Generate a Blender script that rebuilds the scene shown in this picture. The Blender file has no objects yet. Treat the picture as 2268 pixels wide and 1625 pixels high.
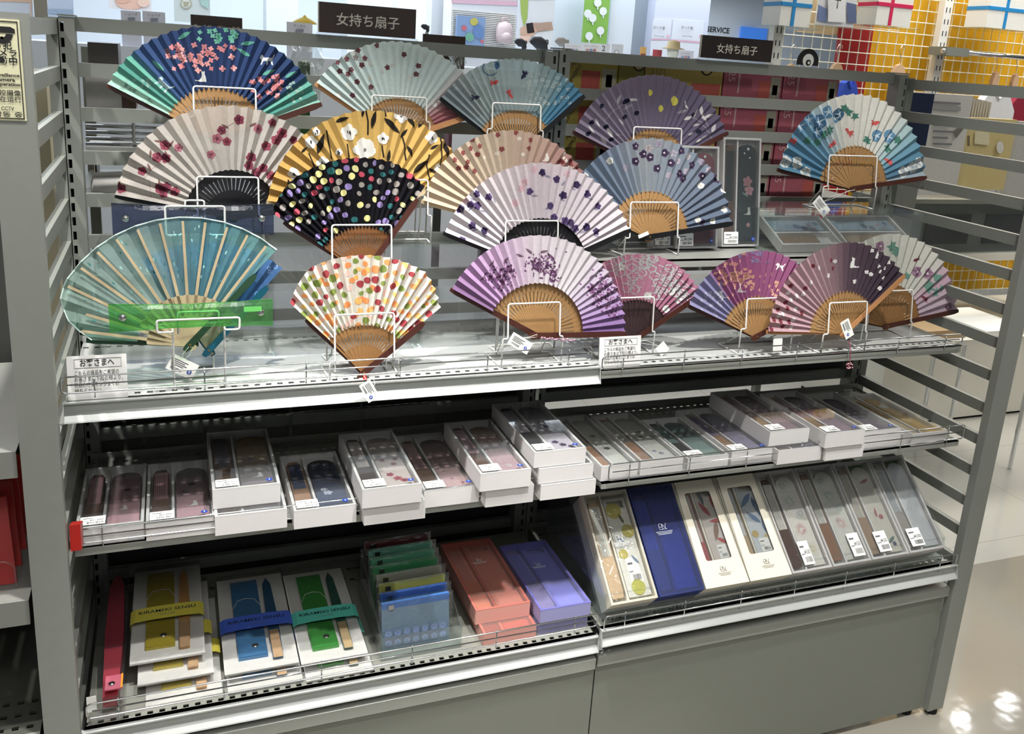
import bpy, math, random
from mathutils import Vector, Matrix
random.seed(7)
sc = bpy.context.scene
col = sc.collection
# ---------------- camera (solved from the photograph, image taken as 2268 x 1625) ----------------
W, H = 2268, 1625
FPX, CX, CY = 2010.57, 1184.91, 658.05
CAM = Vector((0.1608, -1.3233, 1.4437))
RM = Matrix(((0.92961590, -0.36241396, 0.06686098), (-0.03319216, -0.26302653, -0.96421747), (0.36703209, 0.89413263, -0.25654295)))
cd = bpy.data.cameras.new('camera'); cam = bpy.data.objects.new('camera', cd); col.objects.link(cam)
cd.sensor_width = 36; cd.lens = FPX / W * 36
cd.shift_x = (W / 2 - CX) / W; cd.shift_y = (CY - H / 2) / W
cd.clip_start = 0.05; cd.clip_end = 100
_r = RM.transposed() @ Matrix(((1, 0, 0), (0, -1, 0), (0, 0, -1)))
cam.matrix_world = Matrix.Translation(CAM) @ _r.to_4x4()
sc.camera = cam
# ---------------- world, exposure ----------------
w = bpy.data.worlds.new('world'); sc.world = w; w.use_nodes = True
w.node_tree.nodes['Background'].inputs[0].default_value = (0.90, 0.95, 1.0, 1)
w.node_tree.nodes['Background'].inputs[1].default_value = 0.30
vs = sc.view_settings; vs.view_transform = 'Standard'; vs.look = 'None'; vs.gamma = 1; vs.use_curve_mapping = False
vs.exposure = 0.0
try:
    sc.cycles.use_denoising = True
    sc.cycles.max_bounces = 5; sc.cycles.diffuse_bounces = 3; sc.cycles.glossy_bounces = 3; sc.cycles.transmission_bounces = 2; sc.cycles.transparent_max_bounces = 16
    sc.cycles.caustics_reflective = False; sc.cycles.caustics_refractive = False; sc.cycles.sample_clamp_indirect = 6
    sc.cycles.use_adaptive_sampling = True; sc.cycles.adaptive_threshold = .05; sc.cycles.use_light_tree = False
except Exception: pass
# ---------------- lights: ceiling spots over the aisle and ceiling panels over the shop ----------------
def spot(x, y, z, tx, ty, tz, power, deg=70, blend=.5, size=.03, c=(1, .97, .92)):
    d = bpy.data.lights.new('ceiling_spot', 'SPOT'); o = bpy.data.objects.new('ceiling_spot', d); col.objects.link(o)
    d.energy = power; d.spot_size = math.radians(deg); d.spot_blend = blend; d.shadow_soft_size = size; d.color = c
    o.location = (x, y, z); o.rotation_euler = (Vector((tx, ty, tz)) - o.location).to_track_quat('-Z', 'Y').to_euler()
def area(x, y, z, sx, sy, power, c=(1, 1, 1)):
    d = bpy.data.lights.new('ceiling_panel_light', 'AREA'); o = bpy.data.objects.new('ceiling_panel_light', d); col.objects.link(o)
    d.shape = 'RECTANGLE'; d.size = sx; d.size_y = sy; d.energy = power; d.color = c; o.location = (x, y, z)
WARM = (1, .985, .955)
spot(0.22, -0.25, 2.90, 0.24, .03, 0.70, 215, 40, .45, .03, WARM)
spot(0.84, -0.72, 2.90, 0.84, -.02, 0.45, 190, 44, .45, .03, WARM)
spot(-0.75, -0.36, 2.90, 0.00, .05, 0.75, 120, 40, .5, .03, WARM)
spot(1.45, -0.48, 2.90, 1.42, .02, 0.60, 120, 44, .5, .03, WARM)
area(0.5, -2.3, 2.95, 2.6, 1.2, 33, (1, .99, .95))
area(3.9, 0.6, 2.95, 1.2, 1.0, 26, (1, .98, .93))
area(3.6, 1.75, 2.95, 2.2, .5, 62, (1, .97, .92))
area(1.2, 6.5, 2.95, 4.5, 3.0, 165, (.82, .91, 1))
area(6.5, 9.5, 2.95, 5.0, 3.0, 165, (.82, .91, 1))
area(9.5, 14.5, 2.95, 4.0, 3.0, 110, (.82, .91, 1))
area(-1.5, 3.2, 2.95, 2.0, 1.2, 40, (.92, .96, 1))
# ---------------- helpers ----------------
def at(px, py, ax, v):
    """the point of the place seen at a photo pixel, on the plane axis `ax` = v"""
    d = RM.transposed() @ Vector(((px - CX) / FPX, (py - CY) / FPX, 1))
    return CAM + d * ((v - CAM[ax]) / d[ax])
def onplane(px, py, o, n):
    d = RM.transposed() @ Vector(((px - CX) / FPX, (py - CY) / FPX, 1))
    return CAM + d * ((o - CAM).dot(n) / d.dot(n))
def lin(c):
    if isinstance(c, str):
        c = tuple(int(c[i:i + 2], 16) / 255 for i in (0, 2, 4))
    return tuple((x / 12.92 if x <= .04045 else ((x + .055) / 1.055) ** 2.4) for x in c[:3])
MATS = {}
def mat(name, c='808080', rough=.5, metal=0, noise=0, nscale=30, bump=0, trans=0, spec=.5, emit=0, coat=0):
    if name in MATS: return MATS[name]
    m = bpy.data.materials.new(name); m.use_nodes = True; nt = m.node_tree; b = nt.nodes['Principled BSDF']
    L = lin(c); b.inputs['Base Color'].default_value = (*L, 1); b.inputs['Roughness'].default_value = rough
    b.inputs['Metallic'].default_value = metal; b.inputs['Specular IOR Level'].default_value = spec
    if coat: b.inputs['Coat Weight'].default_value = coat
    if emit: b.inputs['Emission Color'].default_value = (*L, 1); b.inputs['Emission Strength'].default_value = emit
    if noise or bump:
        tc = nt.nodes.new('ShaderNodeTexCoord'); n = nt.nodes.new('ShaderNodeTexNoise'); n.inputs['Scale'].default_value = nscale
        n.inputs['Detail'].default_value = 4
        nt.links.new(tc.outputs['Object'], n.inputs['Vector'])
        if noise:
            mx = nt.nodes.new('ShaderNodeMix'); mx.data_type = 'RGBA'
            mx.inputs[6].default_value = (*[x * (1 - noise) for x in L], 1); mx.inputs[7].default_value = (*[min(1, x * (1 + noise)) for x in L], 1)
            nt.links.new(n.outputs['Fac'], mx.inputs[0]); nt.links.new(mx.outputs[2], b.inputs['Base Color'])
        if bump:
            bp = nt.nodes.new('ShaderNodeBump'); bp.inputs['Strength'].default_value = bump; bp.inputs['Distance'].default_value = .002
            nt.links.new(n.outputs['Fac'], bp.inputs['Height']); nt.links.new(bp.outputs[0], b.inputs['Normal'])
    if trans:
        t = nt.nodes.new('ShaderNodeBsdfTranslucent'); t.inputs[0].default_value = (*L, 1)
        mx = nt.nodes.new('ShaderNodeMixShader'); mx.inputs[0].default_value = trans
        nt.links.new(b.outputs[0], mx.inputs[1]); nt.links.new(t.outputs[0], mx.inputs[2])
        nt.links.new(mx.outputs[0], nt.nodes['Material Output'].inputs[0])
    MATS[name] = m; return m
def vmat(name, rough=.8, trans=0, spec=.2, alpha=1, gloss=0):
    """cloth, paper or print whose colour is stored per face in the attribute 'col'"""
    if name in MATS: return MATS[name]
    m = bpy.data.materials.new(name); m.use_nodes = True; nt = m.node_tree; b = nt.nodes['Principled BSDF']
    b.inputs['Roughness'].default_value = rough; b.inputs['Specular IOR Level'].default_value = spec
    a = nt.nodes.new('ShaderNodeAttribute'); a.attribute_name = 'col'
    n = nt.nodes.new('ShaderNodeTexNoise'); n.inputs['Scale'].default_value = 140; tc = nt.nodes.new('ShaderNodeTexCoord')
    nt.links.new(tc.outputs['Object'], n.inputs['Vector'])
    hs = nt.nodes.new('ShaderNodeHueSaturation'); hs.inputs['Saturation'].default_value = .86; mr = nt.nodes.new('ShaderNodeMapRange')
    mr.inputs[3].default_value = .88; mr.inputs[4].default_value = 1.1
    nt.links.new(n.outputs['Fac'], mr.inputs[0]); nt.links.new(mr.outputs[0], hs.inputs['Value'])
    nt.links.new(a.outputs['Color'], hs.inputs['Color']); nt.links.new(hs.outputs[0], b.inputs['Base Color'])
    out = b.outputs[0]
    if trans:
        t = nt.nodes.new('ShaderNodeBsdfTranslucent'); nt.links.new(hs.outputs[0], t.inputs[0])
        mx = nt.nodes.new('ShaderNodeMixShader'); mx.inputs[0].default_value = trans
        nt.links.new(out, mx.inputs[1]); nt.links.new(t.outputs[0], mx.inputs[2]); out = mx.outputs[0]
    if alpha < 1:
        t = nt.nodes.new('ShaderNodeBsdfTransparent'); nt.links.new(hs.outputs[0], t.inputs[0])
        mx = nt.nodes.new('ShaderNodeMixShader'); mx.inputs[0].default_value = alpha
        nt.links.new(t.outputs[0], mx.inputs[1]); nt.links.new(out, mx.inputs[2]); out = mx.outputs[0]
    nt.links.new(out, nt.nodes['Material Output'].inputs[0])
    MATS[name] = m; return m
def clear(name, tint='ffffff', gl=.10, rough=.04, body=0.0, wrinkle=0):
    """thin clear sheet: see-through with a fresnel sheen"""
    if name in MATS: return MATS[name]
    m = bpy.data.materials.new(name); m.use_nodes = True; nt = m.node_tree; nt.nodes.remove(nt.nodes['Principled BSDF'])
    t = nt.nodes.new('ShaderNodeBsdfTransparent'); t.inputs[0].default_value = (*lin(tint), 1)
    g = nt.nodes.new('ShaderNodeBsdfGlossy'); g.inputs['Roughness'].default_value = rough; g.inputs[0].default_value = (1, 1, 1, 1)
    ge = nt.nodes.new('ShaderNodeNewGeometry'); dt = nt.nodes.new('ShaderNodeVectorMath'); dt.operation = 'DOT_PRODUCT'
    nt.links.new(ge.outputs['Normal'], dt.inputs[0]); nt.links.new(ge.outputs['Incoming'], dt.inputs[1])
    def mth(op, x, y, z=0):
        n = nt.nodes.new('ShaderNodeMath'); n.operation = op
        for k, q in enumerate((x, y, z)):
            if isinstance(q, (int, float)): n.inputs[k].default_value = q
            else: nt.links.new(q, n.inputs[k])
        return n
    sch = mth('POWER', mth('SUBTRACT', 1, mth('ABSOLUTE', dt.outputs['Value'], 0).outputs[0]).outputs[0], 5)
    ml = mth('MULTIPLY_ADD', sch.outputs[0], .7, .02 + gl * .06)
    mx = nt.nodes.new('ShaderNodeMixShader'); nt.links.new(ml.outputs[0], mx.inputs[0])
    out = t.outputs[0]
    if body:
        d = nt.nodes.new('ShaderNodeBsdfDiffuse'); d.inputs[0].default_value = (*lin(tint), 1)
        m2 = nt.nodes.new('ShaderNodeMixShader'); m2.inputs[0].default_value = body
        nt.links.new(out, m2.inputs[1]); nt.links.new(d.outputs[0], m2.inputs[2]); out = m2.outputs[0]
    if wrinkle:
        tc = nt.nodes.new('ShaderNodeTexCoord'); n = nt.nodes.new('ShaderNodeTexNoise'); n.inputs['Scale'].default_value = 45; n.inputs['Distortion'].default_value = 1.5
        bp = nt.nodes.new('ShaderNodeBump'); bp.inputs['Strength'].default_value = wrinkle; bp.inputs['Distance'].default_value = .01
        nt.links.new(tc.outputs['Object'], n.inputs['Vector']); nt.links.new(n.outputs['Fac'], bp.inputs['Height']); nt.links.new(bp.outputs[0], g.inputs['Normal'])
    nt.links.new(out, mx.inputs[1]); nt.links.new(g.outputs[0], mx.inputs[2]); nt.links.new(mx.outputs[0], nt.nodes['Material Output'].inputs[0])
    MATS[name] = m; return m
WORLD = {}          # world origin of untransformed parents
def root(name, loc, label, cat, group=None, rot=None):
    o = bpy.data.objects.new(name, None); col.objects.link(o); o.empty_display_size = .02; o.location = loc
    if rot is not None: o.rotation_euler = rot
    o['label'] = label; o['category'] = cat
    if group: o['group'] = group
    WORLD[o] = Vector(loc) if rot is None else None
    return o
def tag(o, label, cat, group=None):
    o['label'] = label; o['category'] = cat
    if group: o['group'] = group
    return o
class MB:
    """collects faces of ONE part"""
    def __init__(s): s.v = []; s.f = []; s.c = []
    def poly(s, pts, c=None):
        i = len(s.v); s.v += [Vector(p) for p in pts]; s.f.append(tuple(range(i, i + len(pts)))); s.c.append(c); return s
    def box(s, x0, x1, y0, y1, z0, z1, c=None):
        return s.hexa([(x0, y0, z0), (x1, y0, z0), (x1, y1, z0), (x0, y1, z0)], [(x0, y0, z1), (x1, y0, z1), (x1, y1, z1), (x0, y1, z1)], c)
    def hexa(s, a, b, c=None):
        i = len(s.v); n = len(a); s.v += [Vector(p) for p in a] + [Vector(p) for p in b]
        fs = [tuple(range(i + n - 1, i - 1, -1)), tuple(range(i + n, i + 2 * n))] + [(i + k, i + (k + 1) % n, i + n + (k + 1) % n, i + n + k) for k in range(n)]
        s.f += fs; s.c += [c] * len(fs); return s
    def extr(s, prof, axis, a, b, c=None):
        """closed 2-D profile swept straight along an axis"""
        def mk(t): return [(t, p[0], p[1]) if axis == 0 else (p[0], t, p[1]) if axis == 1 else (p[0], p[1], t) for p in prof]
        return s.hexa(mk(a), mk(b), c)
    def tube(s, pts, r, seg=6, closed=False, c=None):
        pts = [Vector(p) for p in pts]; n = len(pts); i0 = len(s.v)
        up = None
        for k in range(n):
            if closed: t = (pts[(k + 1) % n] - pts[k - 1])
            else: t = pts[min(k + 1, n - 1)] - pts[max(k - 1, 0)]
            t = t.normalized() if t.length > 1e-9 else Vector((0, 0, 1))
            if up is None: up = Vector((0, 0, 1)) if abs(t.z) < .9 else Vector((1, 0, 0))
            a = t.cross(up); a = a.normalized() if a.length > 1e-6 else t.orthogonal().normalized(); b = a.cross(t).normalized(); up = b
            rr = r[k] if isinstance(r, (list, tuple)) else r
            for j in range(seg):
                an = 2 * math.pi * j / seg; s.v.append(pts[k] + a * (math.cos(an) * rr) + b * (math.sin(an) * rr))
        for k in range(n if closed else n - 1):
            for j in range(seg):
                k2 = (k + 1) % n
                s.f.append((i0 + k * seg + j, i0 + k * seg + (j + 1) % seg, i0 + k2 * seg + (j + 1) % seg, i0 + k2 * seg + j)); s.c.append(c)
        if not closed:
            s.f.append(tuple(i0 + j for j in range(seg - 1, -1, -1))); s.f.append(tuple(i0 + (n - 1) * seg + j for j in range(seg))); s.c += [c, c]
        return s
    def cyl(s, p0, p1, r, seg=10, c=None): return s.tube([p0, p1], r, seg, False, c)
    def build(s, name, m, parent=None, local=False, smooth=False):
        o0 = Vector((0, 0, 0))
        if parent is not None and not local: o0 = WORLD[parent]
        me = bpy.data.meshes.new(name); me.from_pydata([tuple(p - o0) for p in s.v], [], s.f)
        for mm in (m if isinstance(m, (list, tuple)) else [m]): me.materials.append(MATS[mm] if isinstance(mm, str) else mm)
        if any(x is not None for x in s.c):
            at_ = me.color_attributes.new('col', 'FLOAT_COLOR', 'CORNER'); k = 0
            buf = []
            for fi, f in enumerate(s.f):
                cc = s.c[fi] or (.5, .5, .5)
                if isinstance(cc[0], (tuple, list)):
                    for q in cc: buf += [*q, 1.0]
                else: buf += [*cc, 1.0] * len(f)
            at_.data.foreach_set('color', buf)
        if smooth: me.polygons.foreach_set('use_smooth', [True] * len(me.polygons))
        me.update()
        o = bpy.data.objects.new(name, me); col.objects.link(o)
        if parent is not None: o.parent = parent
        if parent is not None and not local: WORLD[o] = o0
        elif parent is None: WORLD[o] = Vector((0, 0, 0))
        return o
def round_path(pts, r, n=4, closed=False):
    """polyline with rounded corners"""
    pts = [Vector(p) for p in pts]; out = []; N = len(pts)
    for k in range(N):
        if not closed and k in (0, N - 1): out.append(pts[k]); continue
        a, b, c = pts[k - 1], pts[k], pts[(k + 1) % N]
        u = (a - b); v = (c - b); rr = min(r, u.length * .45, v.length * .45); u = u.normalized() * rr; v = v.normalized() * rr
        for i in range(n + 1):
            t = i / n; out.append(b + u * (1 - t) ** 2 + v * t ** 2)
    return out
FONT_TMP = bpy.data.curves.new('lettering', 'FONT'); FONT_OB = bpy.data.objects.new('lettering', FONT_TMP)
def text(s, size, origin, ex, ey, m, parent, local=False, bold=0, align='CENTER', name='lettering', sx=1, res=2, fit=None):
    """flat lettering: origin = centre (or left) of the line, ex = reading direction, ey = up"""
    FONT_TMP.body = s; FONT_TMP.size = 1; FONT_TMP.align_x = align; FONT_TMP.align_y = 'CENTER'; FONT_TMP.offset = bold; FONT_TMP.resolution_u = res
    me = bpy.data.meshes.new_from_object(FONT_OB)
    o0 = Vector((0, 0, 0)) if (local or parent is None) else WORLD[parent]
    O = Vector(origin) - o0; ex = Vector(ex).normalized(); ey = Vector(ey).normalized()
    me.name = name
    if fit and len(me.vertices):
        xs_ = [v.co.x for v in me.vertices]; sx = fit / (size * (max(xs_) - min(xs_)))
    for v in me.vertices: v.co = O + ex * (v.co.x * size * sx) + ey * (v.co.y * size)
    me.materials.clear(); me.materials.append(MATS[m] if isinstance(m, str) else m)
    o = bpy.data.objects.new(name, me); col.objects.link(o); o.parent = parent
    if parent is not None and not local: WORLD[o] = o0
    return o
# ---------------- shared materials ----------------
mat('grey_paint', '83867f', .42, 0, .05, 60)
mat('grey_paint_dark', '787b74', .45, 0, .05, 60)
mat('price_rail_plastic', 'b6b9b6', .25, 0, .03, 40)
mat('post_paint', '92958e', .42, 0, .05, 60)
mat('chrome', 'd8dadc', .12, 1)
mat('white_wire', 'f2f2ee', .3)
mat('dark_void', '0b0b0b', .9)
mat('white_card', 'f1f0ea', .6, 0, .03, 50)
mat('white_paper', 'f4f4ee', .7)
mat('ink', '2a2a2c', .7)
mat('ink_grey', '77777a', .7)
mat('blue_dot', '1f3f9a', .5)
mat('brass', 'b08d4a', .3, .9)
clear('acrylic', 'f4f7f6', .3, .03, .03)
clear('acrylic_film', 'f3f4f4', .35, .05, .03)
clear('wrap_film', 'f6f6f6', .8, .07, .01, .30)
# ================= the shelving unit =================
YB = .409            # front of the slotted uprights
def struct(o): o['kind'] = 'structure'; return o
def upright(x0, x1, xs, parent, z1=1.455, dz=0):
    m = MB(); hw = .0028; y0, y1 = YB, YB + .036
    zt = 1.4377 + dz
    m.box(x0, xs - hw, y0, y1, .02, z1); m.box(xs + hw, x1, y0, y1, .02, z1)
    prev = z1
    for k in range(57):
        zc = zt - .025 * k
        m.box(xs - hw, xs + hw, y0, y0 + .003, zc + .0075, prev); prev = zc - .0075
    m.box(xs - hw, xs + hw, y0, y0 + .003, .02, prev)
    m.build('upright', 'grey_paint', parent)
    MB().box(xs - hw, xs + hw, y0 + .02, y0 + .021, .03, z1 - .01).build('slot_backing', 'dark_void', parent)
def slat_profile_y(z):   # rail seen from the front: raised face with a lip on top and bottom
    y = YB + .019
    return [(y, z), (y + .012, z), (y + .012, z - .004), (y + .004, z - .004), (y + .004, z - .0195), (y + .012, z - .0195), (y + .012, z - .0235), (y, z - .0235)]
def back_panel(xa, xb, sa, sb, wa, wb, label, dz):
    p = root('slatted_back_panel', ((xa + xb) / 2, YB, 0), label, 'panel')
    upright(xa, xa + wa, sa, p, 1.454 + dz, dz); upright(xb - wb, xb, sb, p, 1.454 + dz, dz)
    shared = None
    for k in range(17):
        z = 1.455 + dz - .0741 * k
        if shared is None:
            shared = MB().extr(slat_profile_y(z), 0, xa + wa, xb - wb).build('slat', 'grey_paint', p)
            z00 = z
        else:
            o = bpy.data.objects.new('slat', shared.data); col.objects.link(o); o.parent = p; o.location = (0, 0, z - z00)
    for xx, ww in ((xa, wa), (xb - wb, wb)):
        MB().box(xx - .0008, xx + ww + .0008, YB - .002, YB + .05, 1.455 + dz, 1.4575 + dz).build('top_cap', 'grey_paint_dark', p)
    return p
back_panel(-.0045, .886, 0, .879, .0235, .0275, 'grey slatted metal back panel behind the left-hand display bay', 0)
back_panel(.889, 1.784, .9, 1.7788, .0245, .0245, 'grey slatted metal back panel behind the right-hand display bay', .0045)
def side_panel(xp0, xp1, xs0, xs1, label):
    p = root('slatted_side_panel', ((xp0 + xp1) / 2, .01, 0), label, 'panel')
    MB().box(xp0, xp1, 0, .019, .012, 1.452).build('post', 'post_paint', p)
    MB().box(xs0, xs1, YB, YB + .036, .02, 1.452).build('rear_post', 'grey_paint', p)
    MB().cyl(((xp0 + xp1) / 2, .012, 0), ((xp0 + xp1) / 2, .012, .013), .014, 12).build('foot', 'dark_void', p)
    shared = None
    for k in range(18):
        z = 1.449 - .0741 * k
        if shared is None:
            inner = xs1 if xs1 < .5 else xs0; outer = xs0 if xs1 < .5 else xs1
            s = 1 if outer > inner else -1
            q = [(inner, z), (inner + s * .012, z), (inner + s * .012, z - .004), (inner + s * .004, z - .004), (inner + s * .004, z - .0195), (inner + s * .012, z - .0195), (inner + s * .012, z - .0235), (inner, z - .0235)]
            shared = MB().extr(q, 1, .019, YB).build('slat', 'grey_paint', p); z00 = z
        else:
            o = bpy.data.objects.new('slat', shared.data); col.objects.link(o); o.parent = p; o.location = (0, 0, z - z00)
    return p
lp = side_panel(-.0475, .0012, -.024, -.0062, 'grey slatted side panel at the left end with a camera notice')
rp = side_panel(1.777, 1.8235, 1.786, 1.806, 'grey slatted side panel at the right end beside the aisle floor')
# surveillance notice stuck on the left post
mat('cream_sticker', 'e9e5c0', .5); mat('black_print', '1b1b1a', .6)
def P0(px, py): return at(px, py, 1, -.001)
stk = MB(); a, b = P0(46, 44), P0(58, 270); sx1 = (P0(44, 44).x + P0(58, 268).x) / 2; sx0 = sx1 - .0405
z1, z0 = P0(40, 44).z, P0(56, 268).z
stk.box(sx0, sx1, -.0008, -.0001, z0, z1); notice = stk.build('sticker', 'cream_sticker', lp)
m = MB(); t = .0011; i = .0022
m.box(sx0 + i, sx1 - i, -.0012, -.0009, z1 - i - t, z1 - i); m.box(sx0 + i, sx1 - i, -.0012, -.0009, z0 + i, z0 + i + t)
m.box(sx0 + i, sx0 + i + t, -.0012, -.0009, z0 + i, z1 - i); m.box(sx1 - i - t, sx1 - i, -.0012, -.0009, z0 + i, z1 - i)
m.build('border', 'black_print', notice)
cxs = (sx0 + sx1) / 2; zc = z1 - .0175
m = MB()
def arc(cx, cz, r0, r1, a0, a1, n=18, y=-.0012):
    for k in range(n):
        u = math.radians(a0 + (a1 - a0) * k / n); v = math.radians(a0 + (a1 - a0) * (k + 1) / n)
        m.poly([(cx + r0 * math.cos(u), y, cz + r0 * math.sin(u)), (cx + r1 * math.cos(u), y, cz + r1 * math.sin(u)), (cx + r1 * math.cos(v), y, cz + r1 * math.sin(v)), (cx + r0 * math.cos(v), y, cz + r0 * math.sin(v))])
m.poly([(cxs - .0145, -.0012, zc + .001), (cxs + .0145, -.0012, zc + .001), (cxs + .0145, -.0012, zc + .006), (cxs + .010, -.0012, zc + .0085), (cxs - .010, -.0012, zc + .0085), (cxs - .0145, -.0012, zc + .006)])
arc(cxs, zc, .0045, .012, 180, 360); arc(cxs, zc - .005, 0, .0018, 0, 360)
m.build('camera_pictogram', 'black_print', notice)
sk = (z1 - z0) / .1425
for s, dz, sz, bo in (('防犯', .037, .0125, .02), ('カメラ', .0475, .011, .02), ('作動中', .0585, .0125, .03), ('Surveillance', .078, .0066, .03), ('camera', .0845, .0066, .03), ('in operation', .091, .0066, .03), ('监控摄像', .1035, .0088, .01), ('正在运行', .1125, .0088, .01), ('CCTV', .1255, .0075, .01), ('작동 중', .134, .0085, .01)):
    text(s, sz * sk, (cxs, -.0014, z1 - dz * sk), (1, 0, 0), (0, 0, 1), 'black_print', notice, bold=bo, fit=.032 * min(1, len(s) / (3.2 if ord(s[0]) > 255 else 9)))
# ---------------- shelves ----------------
def perforated(name, c, x0, pitch, rows, rough=.35):
    m = mat(name, c, rough); nt = m.node_tree; b = nt.nodes['Principled BSDF']
    g = nt.nodes.new('ShaderNodeNewGeometry'); sp = nt.nodes.new('ShaderNodeSeparateXYZ'); nt.links.new(g.outputs['Position'], sp.inputs[0])
    def mth(op, a, bb):
        n = nt.nodes.new('ShaderNodeMath'); n.operation = op
        for k, q in enumerate((a, bb)):
            if isinstance(q, (int, float)): n.inputs[k].default_value = q
            else: nt.links.new(q, n.inputs[k])
        return n.outputs[0]
    fx = mth('ABSOLUTE', mth('SUBTRACT', mth('FRACT', mth('DIVIDE', sp.outputs[0], pitch), 0), .5), 0)
    inx = mth('LESS_THAN', fx, .24); tot = None
    for r in rows:
        q = mth('LESS_THAN', mth('ABSOLUTE', mth('SUBTRACT', sp.outputs[1], r), 0), .0035)
        tot = q if tot is None else mth('MAXIMUM', tot, q)
    fac = mth('MULTIPLY', inx, tot)
    t = nt.nodes.new('ShaderNodeBsdfTransparent'); mx = nt.nodes.new('ShaderNodeMixShader')
    nt.links.new(fac, mx.inputs[0]); nt.links.new(b.outputs[0], mx.inputs[1]); nt.links.new(t.outputs[0], mx.inputs[2])
    nt.links.new(mx.outputs[0], nt.nodes['Material Output'].inputs[0]); return name
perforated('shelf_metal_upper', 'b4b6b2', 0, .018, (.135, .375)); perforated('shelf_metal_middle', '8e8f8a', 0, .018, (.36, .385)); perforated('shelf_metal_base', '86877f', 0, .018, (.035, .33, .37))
mat('shelf_lip', 'a3a59e', .35, 0, .04, 60)
def shelf(name, x0, x1, y, z, lip, m, label, rail=None, guard=None, yb=YB - .004, br=.05):
    p = root(name, ((x0 + x1) / 2, (y + yb) / 2, z), label, 'shelf')
    MB().box(x0, x1, y, yb, z - .0015, z).build('tray', m, p)
    MB().extr([(y, z), (y, z - lip), (y + .006, z - lip), (y + .006, z - .004), (y + .012, z - .004), (y + .012, z)], 0, x0, x1).build('front_lip', 'shelf_lip', p)
    MB().box(x0, x1, yb - .003, yb, z - .0005, z + .012).build('rear_lip', m, p)
    for xx in (x0 + .002, x1 - .006):
        MB().hexa([(xx, y + .006, z - .0016), (xx + .004, y + .006, z - .0016), (xx + .004, yb, z - .0016), (xx, yb, z - .0016)], [(xx, y + .006, z - .012), (xx + .004, y + .006, z - .012), (xx + .004, yb, z - br), (xx, yb, z - br)]).build('bracket', 'grey_paint_dark', p)
    if rail:
        yy = y - .0005
        prof = [(yy, z + .003), (yy - .008, z + .003), (yy - .008, z + .0005), (yy - .0015, z - .003), (yy - .0015, z - .0165), (yy - .012, z - .0265), (yy - .013, z - .0285), (yy, z - .0285)]
        r = MB().extr(prof, 0, x0 - .004, x1 + .002).build('price_rail', 'price_rail_plastic', p)
        for xx in (x0 - .005, x1 + .002):
            MB().extr([(yy + .002, z + .004), (yy - .005, z + .004), (yy - .0135, z - .029), (yy + .002, z - .029)], 0, xx, xx + .0012).build('rail_end_cap', 'price_rail_plastic', r)
    if guard:
        gx0, gx1, gz0, gz1, gy, n = guard
        g = MB().tube(round_path([(gx0, gy, gz0), (gx1, gy, gz0), (gx1, gy, gz1), (gx0, gy, gz1)], .008, 4, True), .0014, 8, True).build('wire_guard', 'chrome', p, smooth=True)
        MB().cyl((gx0 + .008, gy, (gz0 + gz1) / 2), (gx1 - .008, gy, (gz0 + gz1) / 2), .0012, 8).build('middle_wire', 'chrome', g, smooth=True)
        for k in range(n):
            xx = gx0 + .045 + (gx1 - gx0 - .09) * k / (n - 1)
            MB().cyl((xx, gy + .0022, gz1 + .002), (xx, gy + .0022, gz0 - .010), .0012, 8).build('guard_pin', 'chrome', g, smooth=True)
    return p
def gd(l, t, bl, r, tr, y, n=7):
    A = at(l, t, 1, y); B = at(l + 5, bl, 1, y); C = at(r, tr, 1, y)
    return (A.x, C.x, (B.z), (A.z), y, n)
Z1, Z2, Z3, Z0 = .893, .667, .389, 1.068
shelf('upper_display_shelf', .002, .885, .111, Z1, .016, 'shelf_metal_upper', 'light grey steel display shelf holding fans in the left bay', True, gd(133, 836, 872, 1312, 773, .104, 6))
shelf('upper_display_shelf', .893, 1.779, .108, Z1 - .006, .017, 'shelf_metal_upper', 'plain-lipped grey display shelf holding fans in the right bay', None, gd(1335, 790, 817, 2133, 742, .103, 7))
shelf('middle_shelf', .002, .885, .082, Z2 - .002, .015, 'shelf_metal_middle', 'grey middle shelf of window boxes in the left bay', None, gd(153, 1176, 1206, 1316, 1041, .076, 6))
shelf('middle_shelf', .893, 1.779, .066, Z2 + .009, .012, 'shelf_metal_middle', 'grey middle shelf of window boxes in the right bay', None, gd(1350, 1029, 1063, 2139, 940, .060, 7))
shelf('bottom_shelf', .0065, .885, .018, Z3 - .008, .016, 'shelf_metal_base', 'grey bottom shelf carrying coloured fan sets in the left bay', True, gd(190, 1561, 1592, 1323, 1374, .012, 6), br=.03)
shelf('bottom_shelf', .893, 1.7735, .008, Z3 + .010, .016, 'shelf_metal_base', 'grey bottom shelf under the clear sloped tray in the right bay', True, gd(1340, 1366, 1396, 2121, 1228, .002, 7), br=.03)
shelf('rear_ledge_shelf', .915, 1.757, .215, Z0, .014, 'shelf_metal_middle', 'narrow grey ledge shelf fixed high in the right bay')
# ---------------- base panels ----------------
mat('base_panel_paint', '7f8279', .5, 0, .03, 40)
for x0, x1, zz, lb in ((.0025, .8855, .338, 'flat grey kick panel below the left bay'), (.8885, 1.768, .342, 'flat grey kick panel below the right bay beside the aisle')):
    p = root('kick_panel', ((x0 + x1) / 2, .012, 0), lb, 'panel')
    MB().box(x0, x1, .012, .030, .016, zz - .022).build('face', 'base_panel_paint', p)
    MB().extr([(.008, zz - .024), (.008, zz - .002), (.011, zz), (.40, zz), (.40, zz - .003), (.03, zz - .003), (.03, zz - .024)], 0, x0 + .001, x1 + (.008 if x0 > .5 else 0)).build('top_strip', 'shelf_lip', p)
    for xx in (x0 + .03, x1 - .03): MB().cyl((xx, .03, 0), (xx, .03, .02), .015, 12).build('foot', 'dark_void', p)
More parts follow.
